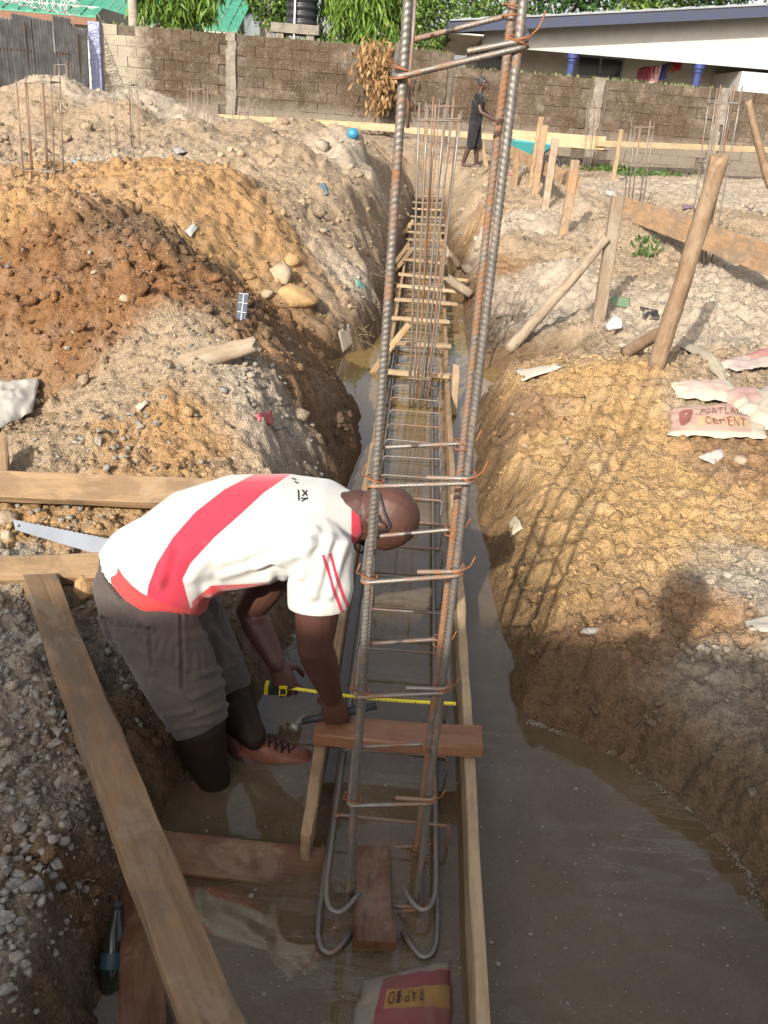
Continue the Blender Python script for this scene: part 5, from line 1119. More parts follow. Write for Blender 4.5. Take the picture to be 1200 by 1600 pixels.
for i in range(23): F += [(3 * i, 3 * i + 3, 3 * i + 4, 3 * i + 1), (3 * i + 1, 3 * i + 4, 3 * i + 5, 3 * i + 2)]
q.add(V, F); bl = q.build('blade', M['tape'], tm_)
q = MB()
for i in range(1, 46):
    u = i / 46; p = t0_ + (te - t0_) * u - np.array([0, 0, .012 * math.sin(u * 3.14)]); q.box(p + np.array([0, -.005, .0035]), .0016 if i % 5 else .004, .005, .0012, ax_)
q.build('scale_marks', M['blackp'], bl)
hm = thing('hammer', 'hammer with dark handle and round steel face in the near hand', 'hammer', PZ(500, 1120, .2))
ha = HX(463, 1129, 2.27); hb = HX(560, 1108, 2.30); hd_ = unit(hb - ha)
MB().tube([ha + hd_ * .02, ha + hd_ * .10, ha + hd_ * .2, ha + hd_ * .27], [.011, .014, .015, .013], 12).build('handle', M['blackp'], hm, True)
px_ = unit(np.cross(hd_, [0, 0, 1])); px_ = px_ if px_[1] < 0 else -px_; hx_ = unit(px_ * .8 - hd_ * .45 + np.array([0, 0, .25])); q = MB(); c = ha + hd_ * .012
q.tube([c - hx_ * .055, c - hx_ * .02, c, c + hx_ * .02, c + hx_ * .032, c + hx_ * .036, c + hx_ * .052], [.006, .011, .013, .012, .011, .0155, .0155], 16); q.build('head', M['steel'], hm, True)

# ------------------------------------------------------------------ the standing man by the wheelbarrow
def standing(name, label, foot, face_dir, height_m, arms, mats, legs=((-.02, -.10, 0), (.10, .10, 0)), lean=0.0, shirt_len=.30, sleeve=.45, shorts=True):
    s = height_m / 1.75; f = unit(np.array([face_dir[0], face_dir[1], 0])); l = np.array([-f[1], f[0], 0.]); z = np.array([0, 0, 1.]); foot = np.asarray(foot, float)
    P = lambda a, b, c: foot + (f * a + l * b * 1.08 + z * c) * s
    t = thing(name, label, 'person', foot); b = MB(); ln = lambda h_: lean * (h_ - .9)
    tor = [(q_[0], q_[1] * 1.1, q_[2] * 1.15) for q_ in ((.78, .10, .075), (.90, .165, .115), (1.02, .145, .10), (1.16, .16, .11), (1.30, .185, .115), (1.40, .16, .09), (1.45, .08, .065))]
    b.loft([(P(ln(h_), 0, h_), l * a * s, f * c * s) for h_, a, c in tor]); b.limb([P(ln(1.42), 0, 1.42), P(ln(1.5) + .01, 0, 1.50), P(ln(1.58) + .02, 0, 1.58)], [.065 * s, .055 * s, .055 * s])
    kn = []
    for k, (dx, dy, _) in zip((1, -1), legs):
        h0 = P(ln(.88), .09 * k, .88); kn_ = P(dx * .4 + .04, .095 * k, .48); an = P(dx, .10 * k + dy * .1, .08); kn.append((h0, kn_, an))
        b.limb([h0, h0 * .5 + kn_ * .5, kn_, kn_ * .6 + an * .4 - f * .015, an], [.09 * s, .078 * s, .055 * s, .056 * s, .038 * s]); b.limb([an - z * .03, an + f * .09 * s - z * .04 * s, an + f * .16 * s - z * .05 * s], [.038 * s, .036 * s, .026 * s])
    hc = P(ln(1.62) + .03, 0, 1.645); head_shape(b, hc, z, arms['look'], s)
    sl = []
    for k, (el, wr) in zip((1, -1), arms['arm']):
        sh = P(ln(1.36), .185 * k, 1.375); e_ = P(*el); w_ = P(*wr); sl.append((sh, e_)); b.limb([sh, sh * .5 + e_ * .5, e_, e_ * .6 + w_ * .4, w_], [.064 * s, .054 * s, .046 * s, .044 * s, .03 * s]); hand_shape(b, w_, w_ - e_ + f * .02, -l * k, z, .8, s)
    link_mesh('body', remesh(b, .008, 4, 'body'), mats['skin'], t)
    c = MB(); c.loft([(P(ln(h_), 0, h_), l * a * s * 1.12, f * cc * s * 1.18) for h_, a, cc in [(.86, .165, .12), (.95, .165, .122)] + tor[2:6]] + [(P(ln(1.455), 0, 1.455), l * .085 * s, f * .075 * s)], 24)
    for sh, e_ in sl: c.limb([sh + z * .005, sh * (1 - sleeve) + e_ * sleeve], [.075 * s, .068 * s], 16)
    cm = remesh(c, .009, 4, 'shirt'); wrinkle(cm, .006, 9, 8); link_mesh('shirt', cm, mats['shirt'], t)
    c = MB(); c.loft([(P(ln(.74), 0, .76), l * .12 * s, f * .09 * s), (P(ln(.84), 0, .84), l * .185 * s, f * .135 * s), (P(ln(.95), 0, .95), l * .175 * s, f * .125 * s)], 22)
    for h0, kn_, an in kn: e = kn_ - z * .04 * s if shorts else an + z * .04; c.limb([h0, h0 * .5 + e * .5, e], [.112 * s, .105 * s, .095 * s if shorts else .06 * s], 18)
    cm = remesh(c, .009, 4, 'shorts'); wrinkle(cm, .006, 8, 6); link_mesh('shorts' if shorts else 'trousers', cm, mats['shorts'], t)
    hr = MB(); hr.ell(hc + z * .035 * s - f * .022 * s, f * .096 * s, l * .083 * s, z * .092 * s); hm_ = remesh(hr, .006, 1, 'hair'); V = mverts(hm_); setverts(hm_, V + mnormals(hm_) * (.006 * vn3(V * 80, 2))[:, None]); link_mesh('hair', hm_, M['blackp'], t)
    return t
gm = G(733, 259); M['tee'] = m_cloth('black_tee', (.012, .011, .011), .3); M['short'] = m_cloth('dark_shorts', (.018, .016, .018), .3)
ft = PY(735, 258, 20.3); ft[2] = max(GZ(ft[0], ft[1]), ft[2] - .05)
standing('person', 'man in black t-shirt and dark shorts standing behind the trench with a wheelbarrow', ft, (.85, -.25), 1.76, {'look': np.array([.75, -.6, -.05]), 'arm': [((.10, .24, 1.10), (.42, .20, .98)), ((.16, -.24, 1.10), (.45, -.22, .98))]}, {'skin': M['skin2'], 'shirt': M['tee'], 'shorts': M['short']}, legs=((.10, .1, 0), (-.14, .1, 0)), lean=.06)
# wheelbarrow in front of him
M['teal'] = m_simple('teal_paint', (.02, .20, .20), .5, .2, 8, bmp=.1, c2=(.05, .16, .16))
wb = thing('wheelbarrow', 'teal wheelbarrow with its tray beside the standing man', 'wheelbarrow', (ft[0] + 1.2, ft[1] - .5, ft[2])); fx = unit(np.array([.95, -.30, 0])); lx = np.array([-fx[1], fx[0], 0]); o_ = ft + fx * .42 + np.array([0, 0, .0]); zz = np.array([0, 0, 1.])
Pw = lambda a, b, c: o_ + fx * a + lx * b + zz * c
q = MB(); V = [Pw(*p) for p in ((.55, -.20, .36), (1.05, -.17, .34), (1.05, .17, .34), (.55, .20, .36), (.40, -.33, .62), (1.35, -.30, .60), (1.35, .30, .60), (.40, .33, .62))]
Vi = [p + zz * .02 + (np.mean(V, 0) - p) * .03 for p in V]; q.add(V + Vi, [(3, 2, 1, 0), (0, 1, 5, 4), (1, 2, 6, 5), (2, 3, 7, 6), (3, 0, 4, 7), (8, 9, 10, 11), (12, 13, 9, 8), (13, 14, 10, 9), (14, 15, 11, 10), (15, 12, 8, 11), (4, 5, 13, 12), (5, 6, 14, 13), (6, 7, 15, 14), (7, 4, 12, 15)]); q.build('tray', M['teal'], wb)
for s in (-1, 1):
    MB().tube(arc_path([Pw(0, s * .27, .93), Pw(.25, s * .26, .80), Pw(.6, s * .2, .36), Pw(1.35, s * .06, .2)], .08), .017, 8).build('handle', M['steel'], wb, True)
    MB().tube(arc_path([Pw(.62, s * .21, .34), Pw(.55, s * .25, .02), Pw(.75, s * .22, .02), Pw(.85, s * .18, .32)], .05), .014, 8).build('leg', M['steel'], wb, True)
wh = MB(); wh.tube([Pw(1.35 + .16 * math.cos(a), 0, .2 + .16 * math.sin(a)) for a in np.linspace(0, 6.283, 25)], .035, 10, cap=False); wo = wh.build('wheel', M['blackp'], wb, True); MB().tube([Pw(1.35, -.05, .2), Pw(1.35, .05, .2)], .07, 14).build('rim', M['steel'], wo, True)
# ------------------------------------------------------------------ the photographer, whose head shadow falls on the right bank
qd = PZ(1080, 905, .33); tq = (qd[1] + .20) / SUN_TO[1]; top = qd - SUN_TO * tq; pf = np.array([top[0] - .02, -.24, .30])
standing('person', 'person standing behind the camera whose head shadow falls on the yellow bank', pf, (0.05, 1), top[2] - .30 + .02, {'look': np.array([0, 1, -.3]), 'arm': [((.08, .30, 1.12), (.10, .12, 1.36)), ((.08, -.30, 1.12), (.10, -.12, 1.36))]}, {'skin': M['skin2'], 'shirt': M['tee'], 'shorts': M['short']}, shorts=False)

# ================================================================== STONES, CLODS, LITTER
_t5 = (1 + 5 ** .5) / 2
ICO = np.array([(-1, _t5, 0), (1, _t5, 0), (-1, -_t5, 0), (1, -_t5, 0), (0, -1, _t5), (0, 1, _t5), (0, -1, -_t5), (0, 1, -_t5), (_t5, 0, -1), (_t5, 0, 1), (-_t5, 0, -1), (-_t5, 0, 1)]) / 1.902
ICF = np.array([(0, 11, 5), (0, 5, 1), (0, 1, 7), (0, 7, 10), (0, 10, 11), (1, 5, 9), (5, 11, 4), (11, 10, 2), (10, 7, 6), (7, 1, 8), (3, 9, 4), (3, 4, 2), (3, 2, 6), (3, 6, 8), (3, 8, 9), (4, 9, 5), (2, 4, 11), (6, 2, 10), (8, 6, 7), (9, 8, 1)])
def fast_mesh(name, V, F):
    k = F.shape[1]; me = bpy.data.meshes.new(name); me.vertices.add(len(V)); me.vertices.foreach_set('co', np.ascontiguousarray(V, float).ravel()); me.loops.add(F.size); me.loops.foreach_set('vertex_index', F.ravel().astype(np.int32))
    me.polygons.add(len(F)); me.polygons.foreach_set('loop_start', np.arange(0, F.size, k, dtype=np.int32)); me.update(calc_edges=True); return me
def scatter_stones(pos, size, rng, flat=.7, rough=.28):
    n = len(pos); T = ICO[None] * (1 + rng.normal(0, rough, (n, 12, 1))) ; T = T * rng.uniform(.65, 1.25, (n, 1, 3)); T[:, :, 2] *= flat
    a = rng.uniform(0, 6.283, n); b = rng.normal(0, .5, n); ca, sa, cb, sb = np.cos(a), np.sin(a), np.cos(b), np.sin(b)
    x = T[:, :, 0]; y = T[:, :, 1] * cb[:, None] - T[:, :, 2] * sb[:, None]; z = T[:, :, 1] * sb[:, None] + T[:, :, 2] * cb[:, None]
    X = x * ca[:, None] - y * sa[:, None]; Y = x * sa[:, None] + y * ca[:, None]
    V = np.stack([X, Y, z], -1) * size[:, None, None] + pos[:, None, :]
    return V.reshape(-1, 3), (ICF[None] + (np.arange(n) * 12)[:, None, None]).reshape(-1, 3)
rng = np.random.default_rng(77)
def fan(n, y0, y1, t0=-.62, t1=.62):
    y = np.exp(rng.uniform(math.log(y0), math.log(y1), n)); x = rng.uniform(t0, t1, n) * (y * .93 + .35); z, sd, c = height(x, y); return x, y, z, sd, c
# lumps of earth in the soil's own colours
x, y, z, sd, c = fan(60000, .9, 23); _, lm = zone(x, y)
clump = fbm2(x * 1.7, y * 1.7, 3, 91); keep = (sd > .05) & (rng.random(len(x)) < np.clip(lm * .85 + clump * .9, .06, 1.0)); x, y, z, sd, c, lm = [q[keep] for q in (x, y, z, sd, c, lm)]
size = np.clip(rng.lognormal(-5.0, .72, len(x)), .003, .055) * np.clip(.55 + y / 9, .6, 2.1) * (.6 + .6 * lm)
V, F = scatter_stones(np.c_[x, y, z + size * .15], size, rng, .75, .24); me = fast_mesh('soil_clods', V, F)
cc = c * rng.uniform(.75, 1.35, (len(c), 1)) ; wv_ = np.clip(1 - sd / .35, 0, 1) * (z < .3); cc = cc * (1 - .6 * wv_[:, None])
ca = me.color_attributes.new('soil', 'FLOAT_COLOR', 'POINT'); ca.data.foreach_set('color', np.repeat(np.c_[cc, np.ones(len(cc))], 12, 0).ravel()); fattr(me, 'wet', np.repeat(wv_, 12))
me.materials.append(M['soil']); tag(link(bpy.data.objects.new('soil_clods', me)), 'loose lumps of earth strewn over the dug ground', 'soil', kind='stuff')
# crushed grey stone
def m_stone():
    m, t, b, o = mat_new('crushed_stone'); g = nd(t, 'ShaderNodeNewGeometry'); v = g.outputs['Position']; n = noise(t, 6, 4, .6, v); n2 = noise(t, 70, 5, .7, v); i = nd(t, 'ShaderNodeNewGeometry')
    col = ramp(t, n2, [(.3, (.11, .10, .086)), (.5, (.185, .172, .15)), (.72, (.31, .29, .255))]); col = mix(t, ramp(t, n, [(.45, 0.), (.65, .6)]), col, (.26, .20, .135))
    col = mix(t, 1.0, col, mix(t, i.outputs['Random Per Island'], (.7, .7, .7), (1.35, 1.33, 1.3)), 'MULTIPLY')
    t.links.new(col, b.inputs['Base Color']); b.inputs['Roughness'].default_value = .85; bump(t, b, n2, .5, .004); return m
M['stone'] = m_stone()
x, y, z, sd, c = fan(1500, .9, 3.1, -.62, -.30); cl = fbm2(x * 3, y * 3, 3, 95); k = (sd > .10) & (cl > -.12); x, y, z = x[k], y[k], z[k]; P1 = np.c_[x, y, z]; s1 = np.clip(rng.lognormal(-4.75, .42, len(x)), .004, .022)
x, y, z, sd, c = fan(4200, 1.2, 20); cl = fbm2(x * 1.1, y * 1.1, 3, 96); k = (sd > .06) & (cl > .28); P2 = np.c_[x, y, z][k]; s2 = np.clip(rng.lognormal(-4.8, .45, k.sum()), .004, .03) * np.clip(.6 + P2[:, 1] / 10, .6, 1.8)
PP = [P1, P2]; SS = [s1, s2]
for (px, py, sx, n) in ((230, 660, .22, 40), (190, 690, .2, 36), (410, 600, .14, 60), (430, 640, .12, 50), (380, 570, .12, 40), (300, 560, .1, 20), (110, 780, .12, 16), (100, 800, .1, 14)):
    p = G(px, py); xy = p[:2] + rng.normal(0, sx, (n, 2)); PP.append(np.c_[xy, height(xy[:, 0], xy[:, 1])[0]]); SS.append(np.clip(rng.lognormal(-4.4, .4, n), .006, .026))
Pq = np.concatenate(PP); Sq = np.concatenate(SS); V, F = scatter_stones(Pq + np.c_[0 * Sq, 0 * Sq, Sq * .25], Sq, rng, .65, .22); me = fast_mesh('gravel', V, F); me.materials.append(M['stone']); tag(link(bpy.data.objects.new('gravel', me)), 'crushed grey gravel strewn over the banks', 'gravel', kind='stuff')
# single stones one can point to
def stone_obj(px, py, wpx, name, label, group, mat, flat=.7, sub=1, seed=0, cat='stone'):
    p = G(px, py); r = np.random.default_rng(seed); s = wpx / 2 * (np.linalg.norm(p - CC)) / FPX
    V, F = scatter_stones(np.zeros((1, 3)), np.array([s]), r, flat, .14 if sub > 1 else .22)
    bmh = bmesh.new(); vs = [bmh.verts.new(v) for v in V]; [bmh.faces.new([vs[i] for i in f]) for f in F]
    if sub: bmesh.ops.subdivide_edges(bmh, edges=bmh.edges[:], cuts=sub, use_grid_fill=True, smooth=.25)
    Q = np.array([v.co[:] for v in bmh.verts]); d = .07 * s * vn3(Q * 2.6 / s, seed) 
    for v, k in zip(bmh.verts, d): v.co = v.co * (1 + k / (v.co.length + 1e-6))
    me = bpy.data.meshes.new(name); bmh.to_mesh(me); bmh.free(); me.materials.append(mat)
    if sub > 1: me.polygons.foreach_set('use_smooth', [True] * len(me.polygons))
    o = bpy.data.objects.new(name, me); link(o); o.location = (p[0], p[1], p[2] + s * flat * .3)
    return tag(o, label, cat, group)
M['orock'] = m_simple('orange_rock', (.40, .25, .115), .95, .25, 14, bmp=.7, bd=.02); M['grock'] = m_simple('tan_rock', (.34, .26, .175), .95, .25, 14, bmp=.7, bd=.02)
for i, (px, py, wp, lab, mt) in enumerate([(456, 413, 42, 'orange boulder, upper of the three on the pile side', 'orock'), (441, 437, 46, 'flat tan boulder in the middle of the three', 'grock'), (464, 470, 62, 'largest orange boulder, lowest of the three', 'orock'), (417, 468, 26, 'small tan rock left of the largest boulder', 'grock')]): stone_obj(px, py, wp, 'boulder', lab, 'boulders on the orange pile', M[mt], .72, 2, 40 + i, 'boulder')
nl = [(14, 1195, 26), (40, 1215, 22), (85, 1165, 20), (92, 1145, 22), (112, 1178, 20), (95, 1225, 24), (6, 1180, 18), (128, 1263, 14), (50, 1255, 20), (30, 1300, 22), (60, 1385, 22), (20, 1390, 26), (10, 1440, 24), (85, 1490, 16), (16, 1455, 22), (10, 1552, 26), (88, 1350, 18), (45, 1330, 20), (55, 1310, 18), (28, 1345, 20), (12, 1330, 18), (70, 1290, 18), (30, 1370, 20), (8, 1365, 18), (25, 1124, 18), (75, 1185, 16), (120, 1100, 14), (60, 1360, 16), (100, 1275, 14), (15, 1270, 20), (38, 1510, 20), (30, 1445, 22), (82, 1120, 18), (48, 1180, 18), (5, 1230, 20), (70, 1240, 16)]
for i, (px, py, wp) in enumerate(nl): stone_obj(px, py, wp, 'stone', 'grey crushed stone lying on the shaded near-left bank', 'grey stones on the near-left bank', M['stone'], .62, 0, 100 + i)
for i, (px, py, wp) in enumerate([(220, 672, 14), (155, 680, 13), (128, 688, 14), (152, 693, 18), (215, 665, 16), (245, 665, 12), (195, 718, 14), (105, 790, 16), (97, 815, 14), (55, 690, 14), (180, 678, 12), (118, 655, 10), (160, 655, 10), (30, 795, 16)]): stone_obj(px, py, wp, 'stone', 'blue-grey crushed stone on the orange slope behind the planks', 'grey stones on the orange slope', M['stone'], .65, 0, 200 + i)
for i, (px, py, wp, lab) in enumerate([(83, 787, 28, 'round tan stone just above the saw blade'), (12, 815, 36, 'dusty rock at the left edge beside the saw tip'), (12, 840, 26, 'brown rock at the left edge under the saw tip'), (195, 470, 14, 'pale chip on the brown pile'), (55, 632, 24, 'brown stone above the white sack'), (148, 430, 14, 'small tan stone high on the brown pile'), (345, 245, 14, 'white stone on the tan mound behind'), (360, 238, 13, 'white stone right of its twin on the tan mound'), (1155, 724, 22, 'tan stone beside the torn paper'), (920, 990, 26, 'flat grey stone in the shade of the right bank'), (760, 618, 34, 'pale clay lump at the corner of the cross trench'), (1135, 905, 20, 'grey stone on the yellow bank at the right'), (160, 1160, 18, 'stone half buried in the left trench wall'), (60, 1005, 30, 'rough grey stone beside the top of the long plank'), (105, 1010, 26, 'grey stone under the top of the long plank'), (130, 925, 44, 'orange lump of earth under the short plank')]): stone_obj(px, py, wp, 'stone', lab, 'loose rocks', M['orock'] if 'orange' in lab else (M['stone'] if 'grey' in lab else M['grock']), .75, 2, 300 + i)
# straw and roots on the banks
q = MB()
for (px, py, n, sp, L) in ((470, 930, 34, 40, .10), (900, 1070, 14, 60, .05), (1040, 1030, 10, 70, .05), (860, 1010, 8, 30, .05), (560, 520, 22, 26, .2), (260, 590, 16, 60, .10), (350, 700, 14, 40, .1), (130, 1390, 10, 30, .06), (820, 560, 20, 40, .2), (1060, 1010, 6, 50, .05), (440, 1000, 24, 20, .09), (590, 440, 14, 20, .25), (870, 590, 14, 50, .15)):
    for i in range(n):
        g = G(px + random.gauss(0, sp * .5), py + random.gauss(0, sp * .4)); d = np.array([random.gauss(0, 1), random.gauss(0, .7), random.gauss(-.1, .45)]) ; d = unit(d) * L * random.uniform(.4, 1.2)
        q.tube([g + np.array([0, -.004, .006]), g + d * .5 + np.array([0, -.01, .012]), g + d + np.array([0, -.01, -.004])], .0008 + .0002 * g[1], 4)
M['straw'] = m_simple('straw', (.17, .12, .065), .9, .35, 30, bmp=0); tag(q.build('straw', M['straw']), 'straw and thin roots sticking out of the banks', 'straw', kind='stuff')
# foam and flecks on the water
q = MB()
for i in range(480):
    px, py = random.uniform(720, 1180), random.uniform(960, 1600)
    if random.random() < .35: px, py = random.uniform(280, 720), random.uniform(1200, 1590)
    p = PZ(px, py, .0015); sd = trench_sd(np.array([p[0]]), np.array([p[1]]))[0]
    if sd > -.03: continue
    s = random.choice([.001, .0012, .0015, .0015, .002, .002, .003, .004, .007]) * random.uniform(.7, 1.3); a = random.random() * 3.14; e = random.uniform(.4, 1); q.ell(p, np.array([math.cos(a), math.sin(a), 0]) * s, np.array([-math.sin(a), math.cos(a), 0]) * s * e, np.array([0, 0, .0012]), 8, 4)
fl = [PZ(x, y, .003) for x, y in ((828, 1124), (850, 1130), (880, 1142), (905, 1150), (935, 1160), (960, 1172), (990, 1192), (1020, 1212), (1050, 1240), (1075, 1258), (1100, 1272), (1125, 1300), (1150, 1330), (1170, 1355), (1185, 1395), (1200, 1420))]
for a, b in zip(fl[:-1], fl[1:]):
    dens = random.choice([6, 25, 60, 90]); wd_ = random.uniform(.002, .012)
    for k in range(dens):
        u = random.random(); p = a + (b - a) * u + np.array([random.gauss(-.012, wd_), random.gauss(-.012, wd_), 0]); s = random.uniform(.0006, .0024); q.ell(p, np.array([s * 1.5, 0, 0]), np.array([0, s, 0]), np.array([0, 0, .002]), 7, 4)
M['foam'] = m_simple('foam', (.22, .19, .15), .7, .25, 20, bmp=.2); tag(q.build('foam', M['foam'], None, True), 'scum flecks and a foam line floating on the muddy water', 'foam', kind='stuff')
# -------------------------------------------------------------- sacks and scraps
def sheet(name, label, cat, quad, mat_or, lift=.012, amp=.02, nu=22, nv=16, seed=0, group=None, thick=.004, zs=None, ragged=.03, sc=5.0):
    """crumpled sheet over the ground: quad = four pixels (or points) round it"""
    P4 = [np.asarray(p, float) if len(p) == 3 else (G(*p) if zs is None else PZ(p[0], p[1], zs)) for p in quad]; r = np.random.default_rng(seed); U, W = np.meshgrid(np.linspace(0, 1, nu), np.linspace(0, 1, nv), indexing='ij')
    u = U + ragged * fbm2(W * 4 + seed, U * 4, 3, seed) ; w2 = W + ragged * fbm2(U * 4, W * 4 + seed, 3, seed + 5)
    Q = ((1 - u) * (1 - w2))[..., None] * P4[0] + (u * (1 - w2))[..., None] * P4[1] + (u * w2)[..., None] * P4[2] + ((1 - u) * w2)[..., None] * P4[3]
    cr = 1 - np.abs(fbm2(U * sc + seed * 3.1, W * sc * .8, 4, seed + 2)) * 2; bul = (np.sin(U * 3.14) * np.sin(W * 3.14)) ** .5
    Q = Q.reshape(-1, 3); hz = height(Q[:, 0], Q[:, 1], False) if zs is None else np.full(len(Q), zs); Q[:, 2] = np.maximum(Q[:, 2], hz) * .6 + hz * .4 if zs is None else hz
    Q[:, 2] += lift * (.3 + .9 * bul.ravel()) + amp * cr.ravel(); N = len(Q); B = Q - np.array([0, 0, thick]); F = []; id_ = np.arange(N).reshape(nu, nv)
    for i in range(nu - 1):
        for j in range(nv - 1): a, b, c, d = id_[i, j], id_[i + 1, j], id_[i + 1, j + 1], id_[i, j + 1]; F.append((a, b, c, d)); F.append((a + N, d + N, c + N, b + N))
    bd = [(id_[i, 0], id_[i + 1, 0]) for i in range(nu - 1)] + [(id_[nu - 1, j], id_[nu - 1, j + 1]) for j in range(nv - 1)] + [(id_[i + 1, nv - 1], id_[i, nv - 1]) for i in range(nu - 1)] + [(id_[0, j + 1], id_[0, j]) for j in range(nv - 1)]
    F += [(b, a, a + N, b + N) for a, b in bd]
    o0 = Q.mean(0); o0[2] = Q[:, 2].min(); me = new_mesh(name, np.r_[Q, B] - o0, F, True); fattr(me, 'su', np.r_[U.ravel(), U.ravel()]); fattr(me, 'sv', np.r_[W.ravel(), W.ravel()]); me.materials.append(mat_or)
    o = bpy.data.objects.new(name, me); o.location = tuple(o0); link(o); tag(o, label, cat, group)
    def surf(a, b):
        i = np.clip(a, 0, .999) * (nu - 1); j = np.clip(b, 0, .999) * (nv - 1); i0, j0 = int(i), int(j); fi, fj = i - i0, j - j0; g_ = lambda x, y: Q[id_[x, y]]
        return g_(i0, j0) * (1 - fi) * (1 - fj) + g_(i0 + 1, j0) * fi * (1 - fj) + g_(i0 + 1, j0 + 1) * fi * fj + g_(i0, j0 + 1) * (1 - fi) * fj
    return o, surf
def m_sack(name, base, bands, dirt=(.42, .34, .24), amt=.6):
    m, t, b, o = mat_new(name); v, _ = objco(t); su = nd(t, 'ShaderNodeAttribute', attribute_name='su').outputs['Fac']; sv = nd(t, 'ShaderNodeAttribute', attribute_name='sv').outputs['Fac']; n = noise(t, 8, 6, .65, v); col = mix(t, n, tuple(x * .9 for x in base), base)
    for (u0, u1, v0, v1, c) in bands:
        f = math_(t, 'MULTIPLY', math_(t, 'MULTIPLY', math_(t, 'GREATER_THAN', su, u0), math_(t, 'LESS_THAN', su, u1)), math_(t, 'MULTIPLY', math_(t, 'GREATER_THAN', sv, v0), math_(t, 'LESS_THAN', sv, v1))); col = mix(t, math_(t, 'MULTIPLY', f, .9), col, c)
    col = mix(t, ramp(t, n, [(.42, 0.), (.75, amt)]), col, dirt); t.links.new(col, b.inputs['Base Color']); b.inputs['Roughness'].default_value = .75; b.inputs['Specular IOR Level'].default_value = .3
    wv_ = nd(t, 'ShaderNodeTexWave'); wv_.inputs['Scale'].default_value = 120; t.links.new(v, wv_.inputs['Vector']); bump(t, b, math_(t, 'ADD', wv_.outputs[0], math_(t, 'MULTIPLY', noise(t, 30, 4, .6, v), 3.)), .25, .002); return m
def text_on(o, surf, txt, u0, u1, v0, v1, mat, flip=False):
    """printed words laid on a sheet; each letter is a part"""
    cw = (u1 - u0) / len(txt)
    for k, ch in enumerate(txt):
        if ch == ' ': continue
        cu = bpy.data.curves.new('letter', 'FONT'); cu.body = ch; cu.size = 1.0; cu.align_x = 'LEFT'; to = bpy.data.objects.new('tmp', cu); COL.objects.link(to); dg = bpy.context.evaluated_depsgraph_get(); dg.update(); me = bpy.data.meshes.new_from_object(to.evaluated_get(dg)); bpy.data.objects.remove(to)
        V = mverts(me)
        if not len(V): continue
        w_ = max(V[:, 0].max(), .2); R = []
        for x, y, _ in V:
            a = u0 + cw * (k + .08 + .84 * x / w_); b = v1 + (v0 - v1) * (y / .73)
            if flip: a, b = u0 + u1 - a, v0 + v1 - b
            R.append(surf(a, b) + np.array([0, -.003, .007]))
        setverts(me, np.array(R) - np.array(o.location)); me.materials.clear(); me.materials.append(mat); lo = bpy.data.objects.new('letter', me); link(lo, o)
PK = (.34, .19, .175); CR = (.37, .325, .255)
o, sf = sheet('cement_sack', 'flattened pink and cream cement sack with printed words on the right bank', 'sack', [(1050, 640), (1185, 640), (1195, 692), (1042, 686)], m_sack('sack_print', CR, [(.0, .85, .06, .92, (.33, .20, .17)), (.30, .85, .52, .80, (.36, .25, .14))]), .04, .016, 30, 20, 3)
M['printred'] = m_simple('faded_red_print', (.20, .07, .055), .8, .15, 20, bmp=0); M['printtan'] = m_simple('faded_tan_print', (.18, .075, .06), .8, .15, 20, bmp=0)
text_on(o, sf, 'PORTLAND', .30, .84, .22, .46, M['printtan']); text_on(o, sf, 'CEMENT', .36, .80, .56, .78, M['printred'])
q = MB(); cpt = [sf(.15 + .08 * math.cos(a), .5 + .28 * math.sin(a)) + np.array([0, -.004, .012]) for a in np.linspace(0, 6.283, 24)]; q.add(cpt[:-1], [tuple(range(23))]); q.build('round_emblem', M['printred'], o)
sheet('cement_sack', 'crumpled cream sack lying over the printed sack at the right edge', 'sack', [(1122, 626), (1270, 603), (1280, 690), (1168, 684)], m_sack('sack_cream', (.37, .335, .275), [(.0, .35, 0, .4, PK)]), .07, .03, 26, 20, 6)
sheet('cement_sack', 'folded pale sack flap above the printed sack', 'sack', [(1046, 604), (1140, 606), (1160, 640), (1056, 626)], m_sack('sack_pale', CR, [(.2, .8, .2, .8, (.41, .27, .25))]), .05, .02, 22, 14, 8)
sheet('cement_sack', 'narrow cream sack strip lying below the thick post', 'sack', [(1062, 548), (1080, 545), (1140, 590), (1128, 600)], m_sack('sack_strip', (.36, .31, .23), []), .03, .015, 22, 10, 9)
sheet('cement_sack', 'pink and white sack at the right edge beside the post shadow', 'sack', [(1120, 574), (1210, 545), (1240, 575), (1150, 586)], m_sack('sack_pink', (.36, .29, .26), [(.4, 1, 0, .6, (.36, .13, .13))]), .04, .02, 22, 12, 12)
sheet('cement_sack', 'dirty white empty sack at the left edge on the slope', 'sack', [(-40, 605), (62, 602), (50, 652), (-40, 700)], m_sack('sack_white', (.40, .38, .335), [], amt=.3), .06, .018, 24, 20, 14)
o, sf = sheet('cement_sack', 'half-sunk sack with red and yellow print in the water at the bottom', 'sack', [(568, 1536), (704, 1504), (706, 1640), (540, 1640)], m_sack('sack_rapid', (.22, .19, .145), [(.22, 1.01, .14, 1.01, (.19, .035, .042)), (.30, .98, .36, .62, (.30, .17, .04))], (.12, .085, .05), .7), .035, .006, 26, 20, 15, zs=-.006)
text_on(o, sf, 'RAPID', .32, .70, .40, .58, m_simple('dark_red_print', (.05, .018, .014), .8, .1, 20, bmp=0), True)
